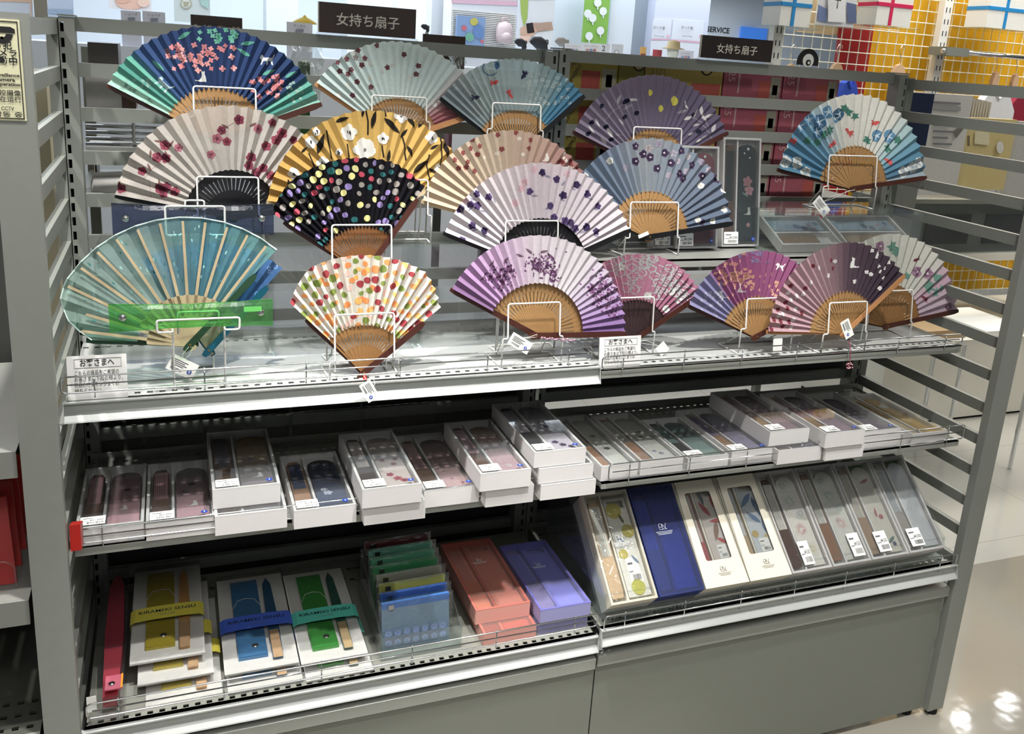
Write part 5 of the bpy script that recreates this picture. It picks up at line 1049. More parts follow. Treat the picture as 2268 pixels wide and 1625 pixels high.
# low clear-fronted tray with wire rails seen between the slats
p = root('wire_basket', (.2, .53, 1.1505), 'white wire basket behind the slats left of the cream fan', 'basket')
for k, py in enumerate((278, 292, 306, 318)): A = at(190, py, 1, .49); B = at(420, py + 8, 1, .49); MB().cyl((A.x, .49, A.z), (B.x, .49, A.z), .0035, 8).build('rail', 'chrome', p, smooth=True)
A = at(190, 322, 1, .49); MB().box(A.x, A.x + .26, .49, .66, A.z - .012, A.z - .002).build('basket_floor', 'white_card', p)
MB().cyl((A.x + .08, .487, A.z), (A.x + .08, .487, A.z + .045), .0035, 8).build('post_wire', 'chrome', p)

for dx in (.005, .25): MB().cyl((A.x + dx, .65, 1.1505), (A.x + dx, .65, A.z - .012), .005, 8).build('leg', 'chrome', p)
# rolled white towel
m = MB(); A = at(200, 395, 1, .52); 
m.tube([(A.x + u * .11, .53, A.z - .02) for u in (0, .05, .5, .95, 1)], [.012, .03, .033, .03, .012], 12); p = tag(m.build('rolled_towel', 'white_towel', smooth=True), 'rolled white towel behind the slats above the navy vinyl case', 'towel')
# crumpled clear packs between the first fans
def crumple(label, l, t, r, b, Y, m, seed, tint):
    rnd = random.Random(seed); A = at(l, b, 1, Y); B = at(r, t, 1, Y); n = 9; mb = MB(); g = {}
    for i in range(n + 1):
        for j in range(n + 1): g[i, j] = (A.x + (B.x - A.x) * (i / n + rnd.uniform(-.03, .03)), Y + rnd.uniform(0, .05), A.z + (B.z - A.z) * (j / n + rnd.uniform(-.03, .03)))
    for i in range(n):
        for j in range(n): mb.poly([g[i, j], g[i + 1, j], g[i + 1, j + 1], g[i, j + 1]])
    p = root('wrapped_bouquet_pack', ((A.x + B.x) / 2, Y, A.z), label, 'pack'); mb.build('crumpled_wrap', m, p)
    MB().box(A.x + .02, B.x - .02, Y + .055, Y + .09, min(A.z, 1.152) if A.z > 1.15 else A.z, B.z - .03).build('contents', mat('pack_' + tint, tint, .6, 0, .3, 60), p)
clear('crinkle_film', 'eef2ee', .8, .12, .12, .5)
crumple('crumpled clear pack with green contents between the navy and mint fans', 650, 105, 720, 240, .47, 'crinkle_film', 3, '4f7a4a')
crumple('crumpled clear pack with pink contents between the mint and goldfish fans', 1000, 125, 1040, 240, .47, 'crinkle_film', 5, 'a8788c')
# ================= signs standing on the top rail =================
mat('sign_brown', '3a2a22', .22, 0, 0, 1, 0, 0, .6); mat('sign_brown_dark', '2a211d', .18, 0, 0, 1, 0, 0, .6); mat('sign_letters', 'd8d2c4', .5); mat('sign_ghost', '2a1e19', .5)
def rail_sign(l, t, r, b, label, m):
    Y = .420; A = at(l, b, 1, Y); B = at(r, b, 1, Y); w = B.x - A.x; z0 = at((l + r) / 2, b, 1, Y).z; h = at((l + r) / 2, t + 3, 1, Y).z - z0
    p = root('category_sign', (A.x, Y, z0), label, 'sign'); MB().box(A.x, B.x, Y, Y + .004, z0 + .006, z0 + h).build('panel', m, p)
    MB().box(A.x - .003, B.x + .003, Y - .006, Y + .0078, z0, z0 + .006).build('base_channel', 'acrylic_film', p); MB().box(A.x - .0012, A.x, Y - .001, Y + .005, z0 + .006, z0 + h).build('edge_strip', 'sign_letters', p)
    text('女持ち扇子', h * .40, ((A.x + B.x) / 2, Y - .0006, z0 + h * .50), (1, 0, 0), (0, 0, 1), 'sign_letters', p, bold=.01)
rail_sign(706, 9, 920, 86, 'brown category sign with white characters above the mint fan', 'sign_brown')
rail_sign(1549, 80, 1707, 139, 'near-black category sign with white characters above the lemon fan', 'sign_brown_dark')
# round camera badge on the rail
A = at(1787, 152, 1, .44); p = root('camera_badge', (A.x, .44, 1.4595), 'round black camera badge standing on the right top rail', 'sign'); r = .030; c0 = (A.x, 1.4595 + .011)
def dsc(r0, dz, c, y, lo=-.35, name='badge_disc'):
    pts = [(c0[0] + r0 * math.cos(a), y, c0[1] + dz + r0 * math.sin(a)) for a in [k * math.pi / 14 for k in range(28)]]; pts = [q for q in pts if q[2] > 1.46]; MB().hexa([q for q in pts], [(q[0], q[1] + .001, q[2]) for q in pts]).build(name, c, p)
dsc(r, 0, 'black_print', .440); dsc(r * .5, r * .12, 'white_paper', .4385, name='lens_ring'); dsc(r * .22, r * -.02, 'black_print', .437, name='lens'); dsc(r * .1, -.001, 'white_paper', .4355, name='lens_glint')
# brown signs of the aisle behind
for l, t, r, b, lb in ((423, 36, 537, 70, 'brown sign of the next aisle seen above the navy fan'), (936, 78, 1030, 110, 'brown sign of the next aisle seen right of the tall sign')):
    Y = .86; A = at(l, b, 1, Y); B = at(r, b, 1, Y); z1 = at((l + r) / 2, t, 1, Y).z; p = root('aisle_sign', (A.x, Y, 1.40), lb, 'sign'); MB().box(A.x, B.x, Y, Y + .004, 1.40, z1).build('panel', 'sign_brown', p)
    text('クールファブリックス', (B.x - A.x) * .092, ((A.x + B.x) / 2, Y - .001, z1 - .024), (1, 0, 0), (0, 0, 1), 'sign_letters', p); MB().box((A.x + B.x) / 2 - .01, (A.x + B.x) / 2 + .01, Y + .004, Y + .008, .0, z1 - .03).build('pole', 'grey_paint', p)
# ================= neighbouring unit at the left edge =================
mat('neighbour_grey', '8f908a', .45, 0, .05, 40); perforated('neighbour_perforated', '55564f', 0, .02, (.03, .06, .09)); mat('red_plate', 'b3231c', .4, 0, .06, 30)
p = root('neighbour_shelving', (-.5, .2, 0), 'grey perforated shelving unit cut off by the left edge', 'shelving')
for z, m_ in ((.865, 'neighbour_grey'), (.630, 'neighbour_grey'), (.40, 'neighbour_perforated')):
    s_ = MB().box(-.92, -.0545, .015, .40, z - .003, z).build('shelf_tray', m_, p); MB().box(-.92, -.0545, .010, .0148, z - .04, z).build('front_lip', 'neighbour_grey', s_)
MB().box(-.0825, -.0545, .40, .43, .02, 1.40).build('upright', 'neighbour_grey', p); MB().box(-.92, -.0545, .43, .44, .02, 1.17).build('back_sheet', mat('neighbour_dark', '3c3d39', .6), p)
MB().box(-.92, -.0545, .02, .04, .02, .36).build('kick_face', 'neighbour_grey', p)
# red items on it
m = MB(); 
for k in range(5): m.box(-.35 + k * .01, -.075 + k * .001, .06 + k * .035, .064 + k * .035, .6305, .70 + .018 * k)
p = root('red_card_holder', (-.2, .15, .6302), 'red folded card packs on the neighbouring shelf', 'pack')
for k in range(4): mb = MB(); mb.hexa([(-.34, .06 + .05 * k, .631), (-.075, .06 + .05 * k, .631), (-.075, .066 + .05 * k, .631), (-.34, .066 + .05 * k, .631)], [(-.34, .12 + .05 * k, .745), (-.09, .12 + .05 * k, .745), (-.09, .126 + .05 * k, .745), (-.34, .126 + .05 * k, .745)]); mb.build('card', 'red_plate', p)
mb = MB(); a0 = at(150, 1085, 0, -.004); 
pr = [(.03, .690), (.085, .694), (.083, .728), (.03, .722)]
tag(MB().extr([(.020, .695), (.050, .688), (.060, .722), (.024, .735)], 0, .0035, .018).build('red_tag', 'red_plate'), 'small red plastic tag poking in at the left post above the middle shelf', 'tag')
mb = MB(); mb.tube(round_path([(-.20, .05, .632), (-.20, .05, .675), (-.075, .05, .675), (-.075, .05, .632)], .03, 5), .0018, 8); tag(mb.build('clear_divider', 'acrylic_film', smooth=True), 'clear curved divider on the neighbouring shelf', 'divider')
# ================= the shop around =================
mat('shop_wall', 'dde5f0', .6, 0, .02, 2); mat('shop_wall_grey', '9aa3ad', .6); mat('shop_wall_lilac', 'd9dcec', .55); mat('ceiling_white', 'e6e6e4', .8, 0, .02, 3)
def fl():
    m = mat('floor_tile', 'b4b0a4', .07); nt = m.node_tree; b = nt.nodes['Principled BSDF']; g = nt.nodes.new('ShaderNodeNewGeometry')
    br = nt.nodes.new('ShaderNodeTexBrick'); br.offset = 0; br.inputs['Scale'].default_value = 1; br.inputs['Brick Width'].default_value = .6; br.inputs['Row Height'].default_value = .6; br.inputs['Mortar Size'].default_value = .0012
    br.inputs['Color1'].default_value = (*lin('c9c7bf'), 1); br.inputs['Color2'].default_value = (*lin('c5c3ba'), 1); br.inputs['Mortar'].default_value = (*lin('a09c92'), 1)
    nt.links.new(g.outputs['Position'], br.inputs['Vector'])
    # taupe tiles of the aisle, pale tiles further in
    sp = nt.nodes.new('ShaderNodeSeparateXYZ'); nt.links.new(g.outputs['Position'], sp.inputs[0])
    gt = nt.nodes.new('ShaderNodeMath'); gt.operation = 'LESS_THAN'; gt.inputs[1].default_value = .50; nt.links.new(sp.outputs[1], gt.inputs[0])
    mx = nt.nodes.new('ShaderNodeMix'); mx.data_type = 'RGBA'; nt.links.new(gt.outputs[0], mx.inputs[0]); nt.links.new(br.outputs[0], mx.inputs[6]); mx.inputs[7].default_value = (*lin('9f9a8f'), 1)
    nt.links.new(mx.outputs[2], b.inputs['Base Color'])
    n = nt.nodes.new('ShaderNodeTexNoise'); n.inputs['Scale'].default_value = 14; bp = nt.nodes.new('ShaderNodeBump'); bp.inputs['Strength'].default_value = .12; bp.inputs['Distance'].default_value = .004
    nt.links.new(g.outputs['Position'], n.inputs['Vector']); nt.links.new(n.outputs['Fac'], bp.inputs['Height']); nt.links.new(bp.outputs[0], b.inputs['Normal'])
fl()
XL, XR, YN, YF, HC = -7.0, 17.0, -4.5, 17.0, 3.0
struct(MB().poly([(XL, YN, 0), (XR, YN, 0), (XR, YF, 0), (XL, YF, 0)]).build('floor', 'floor_tile'))
struct(MB().poly([(XL, YN, HC), (XL, YF, HC), (XR, YF, HC), (XR, YN, HC)]).build('ceiling', 'ceiling_white'))
struct(MB().box(XL, XR, YF, YF + .1, 0, HC).build('wall_back', 'shop_wall')); struct(MB().box(XL - .1, XL, YN, YF, 0, HC).build('wall_left', 'shop_wall'))
struct(MB().box(XR, XR + .1, YN, YF, 0, HC).build('wall_right', 'shop_wall')); struct(MB().box(XL, XR, YN - .1, YN, 0, HC).build('wall_front', 'shop_wall'))
xw = at(1402, 60, 1, 9).x
struct(MB().box(XL, xw, 9.0, 9.15, 0, HC).build('wall_shop', 'shop_wall'))
xg0, xg1 = at(1402, 60, 1, 9.6).x, at(1447, 60, 1, 9.6).x
struct(MB().box(xg0, xg1, 9.6, 9.7, 0, HC).build('wall_recess', 'shop_wall_grey'))
xp0, xp1 = at(1447, 60, 1, 9.4).x, at(1568, 60, 1, 9.4).x
struct(MB().box(xp0, xp1, 9.4, 10.2, 0, HC).build('wall_pillar', 'shop_wall_lilac'))
# ceiling panel lights (lit squares)
mat('light_panel', 'ffffff', .5, 0, 0, 1, 0, 0, .5, 6)
for i, (x, y, s) in enumerate(((8.6, 12.5, .9), (10.5, 14.5, .9), (2.0, 6.5, .9), (5.0, 7.5, .9), (.6, -2.2, .6), (3.4, .9, .45), (4.3, 1.3, .45))):
    p = root('ceiling_light', (x, y, HC), ['square ceiling light far back on the right', 'square ceiling light farthest from the display', 'square ceiling light over the children area', 'square ceiling light over the poster wall', 'square ceiling light behind the viewer', 'small ceiling light over the right aisle', 'small ceiling light over the yellow fixture'][i], 'light')
    MB().box(x - s / 2, x + s / 2, y - s / 2, y + s / 2, HC - .012, HC - .0005).build('diffuser', 'light_panel', p); m = MB(); t = .03
    for a in ((x - s / 2 - t, x - s / 2, y - s / 2, y + s / 2), (x + s / 2, x + s / 2 + t, y - s / 2, y + s / 2)): m.box(*a, HC - .02, HC - .0005)
    m.build('frame', 'white_card', p)
# spot housings
for x, y, n in ((.22, -.30, 'left middle'), (.80, -.72, 'centre'), (-.75, -.38, 'left end'), (1.45, -.45, 'right')):
    tag(MB().cyl((x, y, 2.93), (x, y, HC - .0005), .05, 16).build('spot_housing', 'white_card'), 'white ceiling spot housing above the %s of the display' % n, 'light')
def bx(px0, px1, t, b, Y):
    c = (t + b) / 2; return at(px0, c, 1, Y).x, at(px1, c, 1, Y).x, at((px0 + px1) / 2, b, 1, Y).z, at((px0 + px1) / 2, t, 1, Y).z
NM = {'poster': 'wall_poster', 'pack': 'goods_pack', 'sleeve': 'clear_sleeve_pack', 'box': 'goods_box', 'cloth': 'folded_cloth', 'screen': 'woven_screen', 'notice': 'red_notice', 'banner': 'tree_banner'}
def poster(label, px0, px1, t, b, Y, c, cat='poster', th=.01, prints=(), zmax=None, down=0, zb=None):
    """flat printed panel hung or standing at its real place"""
    x0, x1, z0, z1 = bx(px0, px1, t, b, Y); z0 = zb if zb is not None else z0 - down; z1 = zmax or z1
    p = root(NM.get(cat, cat.replace(' ', '_')), ((x0 + x1) / 2, Y, z0), label, cat); m = MB(); m.box(x0, x1, Y, Y + th, z0, z1, lin(c)); m.build('sheet', vmat('panel_print', .6), p)
    if prints:
        m = MB()
        for k, (poly, cc) in enumerate(prints):
            pts = [at(a, b2, 1, Y - .004 - .002 * k) for a, b2 in poly]
            for tr in tessellate_polygon([[Vector((q.x, q.z, 0)) for q in pts]]): m.poly([pts[i] for i in tr], lin(cc))
        m.build('printed_image', 'panel_print', p)['kind'] = 'stuff'
    return p
def ptext(p, s, px, py, hpx, Y, m='ink_grey', align='CENTER'):
    A = at(px, py, 1, Y - .02); k = at(px, py - hpx, 1, Y - .02).z - A.z; text(s, k, A, (1, 0, 0), (0, 0, 1), m, p, align=align, bold=.01)
def pcirc(x, y, a, b=None, n=12): return [(x + a * math.cos(2 * math.pi * k / n), y + (b or a) * math.sin(2 * math.pi * k / n)) for k in range(n)]
# green tree banner
tr = []
for x, y in ((1302, 30), (1336, 25), (1324, 6), (1313, 40), (1330, 68), (1305, 80)): tr += [(pcirc(x, y, 8.5, 9.5), 'e6ecf0'), ([(x - 1.3, y + 9), (x + 1.3, y + 9), (x + 1.3, y + 15), (x - 1.3, y + 15)], 'e6ecf0')]
poster('lime green banner with white tree shapes', 1294, 1350, -60, 96, 8.6, '7fb83a', 'banner', .01, tr)
struct(MB().box(at(1350, 60, 1, 8.7).x, at(1402, 60, 1, 8.7).x, 8.7, 9.0, 0, HC).build('wall_panel', 'shop_wall'))
# lifestyle poster
poster('photo poster of an arm and knitwear on the far wall', 1150, 1228, -60, 106, 8.3, 'd7d9de', prints=[([(1150, -60), (1228, -60), (1228, 0), (1150, 0)], 'c9cdd2'), ([(1152, 0), (1170, 0), (1168, 40), (1160, 60), (1154, 30)], '9ab34a'), ([(1152, 62), (1178, 50), (1222, 52), (1226, 66), (1190, 70), (1176, 82), (1152, 76)], 'c9a088'), ([(1165, 52), (1180, 50), (1184, 72), (1168, 74)], '2e2a2a'), ([(1182, 52), (1222, 48), (1224, 62), (1190, 70)], 'b0907c'), ([(1152, 78), (1176, 80), (1170, 92), (1152, 90)], 'e0b8a4')])
# pink-topped product stand with two packs
p = poster('white ribbed display stand with a pink top stripe', 1000, 1146, -40, 104, 6.0, 'dfe2e8', 'display stand', .25, [([(1000, -2), (1146, 2), (1146, 13), (1000, 7)], 'e5b4c8')], down=.5)
m = MB()
for k in range(20): A = at(1002, 22 + k * 4, 1, 5.985); B = at(1143, 22 + k * 4, 1, 5.985); m.box(A.x, B.x, 5.985, 5.998, A.z, A.z + .008)
m.build('ribbing', 'white_card', p)['kind'] = 'stuff'
poster('white stand end panel left of the ribbed display', 956, 1000, -40, 104, 6.3, 'd5d9df', 'display stand', .2, down=.5)
poster('blue patterned towel pack hanging on the ribbed stand', 1011, 1074, 36, 100, 5.94, '7f9fd0', 'pack', .03, [(pcirc(1050, 48, 9), 'c9c24a'), (pcirc(1028, 62, 6), 'd05a6a'), (pcirc(1060, 70, 12, 16), '5a86c4'), (pcirc(1040, 82, 10), '6fb59a'), (pcirc(1022, 88, 6), 'e6ecf4'), (pcirc(1068, 92, 4), 'd05a6a')])
A = at(1117, 72, 1, 5.918); p = root('child_backpack', A, 'small pale pink backpack hanging on the ribbed stand', 'bag'); mat('pale_pink_cloth', 'd9c4c6', .7)
mb = MB(); mb.tube([A + Vector((0, 0, z)) for z in (-.085, -.08, -.03, .03, .07, .085)], [.03, .062, .068, .066, .05, .01], 14); mb.build('bag_body', 'pale_pink_cloth', p, smooth=True)
mb = MB(); mb.tube([A + Vector((0, -.055, z)) for z in (-.07, -.06, -.02, .0)], [.02, .04, .04, .02], 12); mb.build('front_pocket', 'pale_pink_cloth', p, smooth=True)
MB().tube(round_path([A + Vector((-.02, 0, .08)), A + Vector((-.02, 0, .115)), A + Vector((.02, 0, .115)), A + Vector((.02, 0, .08))], .01), .006, 8).build('handle', 'pale_pink_cloth', p, smooth=True)
# wall lettering
wl = bpy.data.objects['wall_shop']
for s, px, py, h in (('おでかけ', 927, 2, 15), ('マタニティ', 826, -4, 9), ('& ママ', 817, 10, 9), ('with baby', 935, 43, 10)):
    A = at(px, py, 1, 8.99); text(s, abs(at(px, py - h, 1, 8.99).z - A.z), (A.x, 8.985, A.z), (1, 0, 0), (0, 0, 1), 'ink_grey', wl, bold=.01)
# pale fixture verticals at left
poster('pale blue-white partition behind the tall brown sign', 590, 660, -60, 130, 7.2, 'd5dee4', 'partition', .3, down=.8); poster('bright white partition at the middle of the far wall', 770, 870, -60, 130, 7.4, 'e4e9ee', 'partition', .3, down=.8); poster('cool white partition edge near the wall lettering', 870, 950, -60, 130, 7.6, 'dde4ea', 'partition', .1, down=.8)
poster('baby skin poster in soft pink at the top left', 240, 335, -40, 22, 6.4, 'e8e2e4', prints=[(pcirc(290, 2, 36, 20), 'e6b39c'), (pcirc(272, -8, 20, 16), 'e2a892'), (pcirc(318, 6, 14, 10), 'edc4b0')])
poster('pale leaflet panel with round emblem near the top left', 385, 465, -40, 50, 6.2, 'cfd8d6', prints=[(pcirc(412, 8, 13), 'b8b49a'), (pcirc(412, 8, 10), 'dcdcd2'), ([(405, 4), (419, 4), (416, 14), (408, 14)], 'b0a98c'), ([(440, -20), (462, -10), (462, 20), (445, 10)], 'a9cdc4')])
poster('large pale blue poster behind the left post', 105, 162, -40, 40, 5.0, 'c5d4ec', prints=[([(105, 20), (160, 22), (160, 34), (105, 30)], '9fb8d4')]); poster('pale orange-striped board at the upper left corner', -60, 72, -40, 40, 5.2, 'd2d8e2', prints=[([(-60, -4), (72, 0), (72, 6), (-60, 2)], 'e0b498'), ([(66, -10), (70, -10), (70, 40), (66, 40)], 'd8b8a4')])
poster('woven brown screen between the corner boards', 74, 104, -40, 40, 5.1, '857a66', 'screen')
for l, t, r, b, s, lb in ((268, 24, 312, 56, 'シューズ', 'white shoe price card nearer the corner'), (316, 26, 366, 58, 'シューズ', 'white shoe price card nearer the round emblem'), (635, 50, 692, 84, 'サンダル', 'white sandal price card under the yellow parasol')):
    p = poster(lb, l, r, t, b, 3.4, 'd9dcea', 'price card', .004, zb=1.36, prints= [([((l + r) / 2 - 7, t + 14), ((l + r) / 2 + 9, t + 14), ((l + r) / 2 + 9, t + 22), ((l + r) / 2 - 7, t + 22)], '8f95a5')]); ptext(p, s, (l + r) / 2, t + 8, 7, 3.38)
for l, r, lb in ((1251, 1289, 'stretch trousers card with three colour chips'), (1291, 1329, 'stretch trousers card with four colour chips')):
    p = poster(lb, l, r, 97, 126, 4.2, 'e3e6ee', 'price card', .004, zb=1.33, prints=[([(l + 8 + k * 8, 108), (l + 13 + k * 8, 108), (l + 13 + k * 8, 117), (l + 8 + k * 8, 117)], c) for k, c in enumerate(('cdb98c', '9a8fc0', '8fb8b4') if l < 1270 else ('c98a8a', '7f8fc0', 'b57a7a'))]); ptext(p, 'ストレッチパンツ', (l + r) / 2, 103, 4.6, 4.18)
p = poster('white card with a clock face sketch', 1354, 1380, 98, 128, 4.4, 'cfd6e0', 'price card', .004, zb=1.33, prints=[(pcirc(1366, 116, 5.5), '8a94a4'), (pcirc(1366, 116, 4.3), 'dfe4ea')]); p = poster('white card printed with a large 2', 1330, 1350, 98, 128, 4.3, 'd5dae2', 'price card', .004, zb=1.33); ptext(p, '2', 1337, 108, 17, 4.28, 'ink')
poster('orange and yellow price card on the grey recess', 1418, 1431, 104, 126, 5.0, 'd9a23c', 'price card', .004, zb=1.33, prints=[([(1419, 119), (1430, 119), (1430, 125), (1419, 125)], '8a3a30')]); poster('small red notice beside the hat mannequin', 1446, 1466, 110, 124, 5.0, 'c2303a', 'notice', .004, zb=1.33)
p = poster('baby outerwear card with colour chips', 1503, 1536, 112, 140, 4.6, 'd3d8e6', 'price card', .004, zb=1.33, prints=[([(1510 + k * 7, 124), (1514 + k * 7, 124), (1514 + k * 7, 134), (1510 + k * 7, 134)], c) for k, c in enumerate(('7f95c8', 'c88090', '7f8fc0'))]); ptext(p, 'ベビーアウター', 1519, 119, 4, 4.58)
# pillar posters
for l, r, s, e, x, lb in ((1443, 1484, 'おへや着', 'home clothing', 1460, 'narrow loungewear poster on the pillar'), (1487, 1556, 'おへや着', 'home clothing', 1522, 'wide loungewear poster on the pillar')):
    p = poster(lb, l, r, 45 if l > 1450 else 43, 128, 9.389, 'e2e4ee', 'poster', .01, [([(l, 85 if l < 1450 else 87), (r, 86 if l < 1450 else 92), (r, 89 if l < 1450 else 96), (l, 89 if l < 1450 else 91)], 'e3aac0'), (pcirc(r - 4, 80, 3.5), 'e8b4c4')]); ptext(p, s, x, 62, 8, 9.375); ptext(p, e, x, 80, 4.5, 9.375)
# service sign and screen on the far back wall
wb = bpy.data.objects['wall_back']; A = at(1591, 67, 1, YF - .02); text('SERVICE', abs(at(1591, 50, 1, YF - .02).z - A.z), (A.x, YF - .015, A.z), (1, 0, 0), (0, 0, 1), 'ink', wb, bold=.02)
x0, x1, z0, z1 = bx(1642, 1699, 61, 92, YF - .1); p = root('wall_screen', ((x0 + x1) / 2, YF - .1, z0), 'blue lit wall screen on the far back wall', 'screen'); MB().box(x0, x1, YF - .1, YF - .03, z0, z1).build('display', mat('screen_blue', '3f78d0', .4, 0, 0, 1, 0, 0, .5, .55), p)
# mannequin head with straw hat
A = at(1490, 118, 1, 4.9); p = root('hat_mannequin', (A.x, 4.9, A.z - .25), 'pale mannequin bust wearing a straw hat', 'mannequin'); mat('mannequin', 'cfcfc0', .5); mat('straw', 'b9a67e', .8, 0, .1, 80)
MB().tube([(A.x, 4.9, A.z + z) for z in (-.26, -.10, -.075, -.04, -.01, .04, .07)], [.07, .075, .03, .028, .045, .045, .02], 14).build('bust', 'mannequin', p, smooth=True)
MB().tube([(A.x, 4.9, A.z + z) for z in (.030, .034, .042, .085, .095)], [.085, .085, .052, .045, .012], 16).build('straw_hat', 'straw', p, smooth=True)
# strollers hoods / bags in black and grey
for cx_, cy_, w_, c, lb in ((1152, 98, 14, '1c1c20', 'black bag partly hidden by the ribbed stand'), (1192, 100, 21, '202024', 'black stroller hood with a side handle'), (1243, 97, 16, '8c847c', 'grey stroller hood beside the trouser cards'), (941, 62, 9, '18181c', 'black bag against the ribbed stand end')):
    A = at(cx_, cy_, 1, 5.0); k = w_ / 2010 * 5.6; p = root('stroller_hood', A, lb, 'stroller'); mb = MB(); mb.tube([A + Vector((x * k, 0, z * k)) for x, z in ((-1.05, .25), (-.7, .45), (0, .3), (.6, .1), (.85, -.5), (.7, -1.0))], [.2 * k, .55 * k, .8 * k, .7 * k, .45 * k, .4 * k], 10); mb.build('hood', mat('hood_' + c, c, .7), p, smooth=True)
    MB().tube(round_path([A + Vector((.7 * k, 0, .5 * k)), A + Vector((1.25 * k, 0, .75 * k)), A + Vector((1.3 * k, 0, .2 * k)), A + Vector((.9 * k, 0, -.1 * k))], .2 * k), .07 * k, 6).build('handle', mat('hood_' + c, c, .7), p); MB().cyl(A + Vector((.6 * k, 0, -1 * k)), (A.x + .6 * k, A.y, 1.3305 if cx_ > 1000 else 0), .012, 8).build('frame_tube', 'grey_paint', p)
# yellow parasol shape
A = at(675, 43, 1, 3.6); p = root('yellow_parasol', (A.x, 3.6, 1.36), 'tiny open yellow parasol on the far counter', 'parasol'); k = .062
MB().tube([(A.x, 3.6, A.z + z * .7) for z in (-.030, -.02, .0, .014, .03)], [k, k * .95, k * .6, k * .2, .003], 16).build('canopy', mat('parasol_yellow', 'd0b23c', .6), p, smooth=True); MB().cyl((A.x, 3.6, 1.36), (A.x, 3.6, A.z), .006, 8).build('pole', 'parasol_yellow', p)
# counter running behind (carries the small cards)
tag(MB().box(-3.5, 2.6, 3.35, 3.75, 0, 1.36).build('white_counter', 'shop_wall'), 'long white counter across the next aisle', 'counter')
tag(MB().box(2.3, 5.2, 4.15, 5.3, 0, 1.33).build('white_counter', 'shop_wall'), 'white goods counter in front of the far posters', 'counter')
# pale goods seen through the left side slats
tag(MB().box(-.75, -.06, .70, .95, .0, 1.345).build('cream_cabinet', mat('cream', 'd9cfae', .6)), 'cream cabinet behind the left side slats', 'cabinet')
# ================= yellow grid fixture in the right aisle =================
mat('yellow_board', 'e0ad1c', .55, 0, .05, 12); mat('red_board', 'a81c1e', .6); mat('beige_board', 'c4ae88', .6); mat('grid_wire', 'f2eedc', .4); mat('plinth_white', 'e9e6da', .5)
GY = 2.0; gx0 = at(1716, 60, 1, GY).x; gx1 = 5.6; zt = 2.25
p = root('wire_grid_fixture', ((gx0 + gx1) / 2, GY, 0), 'white wire grid wall fixture with yellow back boards', 'fixture')
MB().box(gx0 + .4, gx1, 1.48, GY - .02, .012, .42).build('plinth', 'plinth_white', p); MB().box(gx0 + .4, gx1, 1.49, GY - .02, 0, .012).build('plinth_shadow_gap', 'dark_void', p)
xr0, xr1 = at(1862, 100, 1, GY + .04).x, at(1930, 100, 1, GY + .04).x
m = MB(); n = 60; xs = [xr1 + (gx1 - xr1) * k / (n * 2) for k in range(n * 2 + 1)]
for k in range(n * 2): m.poly([(xs[k], GY + .05 + .006 * (k % 2), .43), (xs[k + 1], GY + .05 + .006 * ((k + 1) % 2), .43), (xs[k + 1], GY + .05 + .006 * ((k + 1) % 2), zt), (xs[k], GY + .05 + .006 * (k % 2), zt)])
m.build('yellow_back_board', 'yellow_board', p); MB().box(xr0, xr1, GY + .04, GY + .07, .43, at(1890, 62, 1, GY + .04).z).build('red_back_board', 'red_board', p); MB().box(at(1770, 60, 1, GY + .06).x, xr1, GY + .075, GY + .09, at(1890, 80, 1, GY).z, zt).build('beige_back_board', 'beige_board', p)
m = MB(); x = gx0
while x < gx1: m.cyl((x, GY, .43), (x, GY, zt), .0024, 5); x += .05
z = .45
while z < zt: m.cyl((gx0, GY - .004, z), (gx1, GY - .004, z), .0024, 5); z += .05
m.build('wire_grid', 'grid_wire', p)['kind'] = 'stuff'
for px in (1722, 2088, 2420):
    c = at(px, 60, 1, GY - .03).x; q = MB(); q.box(c - .024, c + .024, GY - .045, GY - .01, .42, zt); q.build('slotted_post', 'white_card', p); q = MB(); zz_ = .6
    while zz_ < zt - .05:
        for dx in (-.010, .010): q.box(c + dx - .002, c + dx + .002, GY - .0462, GY - .0452, zz_, zz_ + .022)
        zz_ += .05
    q.build('post_slots', 'dark_void', p)['kind'] = 'stuff'
# ribboned gift boxes on clear ledges
mat('ribbon_blue', '2a8fd0', .45); mat('ribbon_pink', 'd8285a', .45)
for l, r, b, c, lb in ((1727, 1795, 59, 'ribbon_blue', 'white gift box with blue ribbon at the left of the grid'), (1940, 2018, 58, 'ribbon_pink', 'white gift box with pink ribbon on the grid'), (2186, 2290, 66, 'ribbon_blue', 'white gift box with blue ribbon at the right edge')):
    Y = GY - .17; x0, x1 = at(l, 40, 1, Y).x, at(r, 40, 1, Y).x; z0 = at((l + r) / 2, b, 1, Y).z; w = x1 - x0
    ld = tag(MB().box(x0 - .03, x1 + .04, Y - .02, GY - .012, z0 - .008, z0 - .001).build('clear_ledge', 'acrylic'), 'clear acrylic ledge under the %s' % lb.replace('white ', ''), 'ledge')
    p = root('ribboned_gift_box', ((x0 + x1) / 2, Y, z0), lb, 'gift box'); MB().box(x0, x1, Y, Y + .12, z0, z0 + .22).build('box_body', 'white_card', p)
    m = MB(); c0 = x0 + w * .36; m.box(c0, c0 + .016, Y - .002, Y, z0, z0 + .2202); m.box(x0, x1, Y - .0024, Y - .0002, z0 + .075, z0 + .090); m.box(x0 - .002, x0, Y, Y + .12, z0 + .075, z0 + .090); m.build('ribbon', c, p)
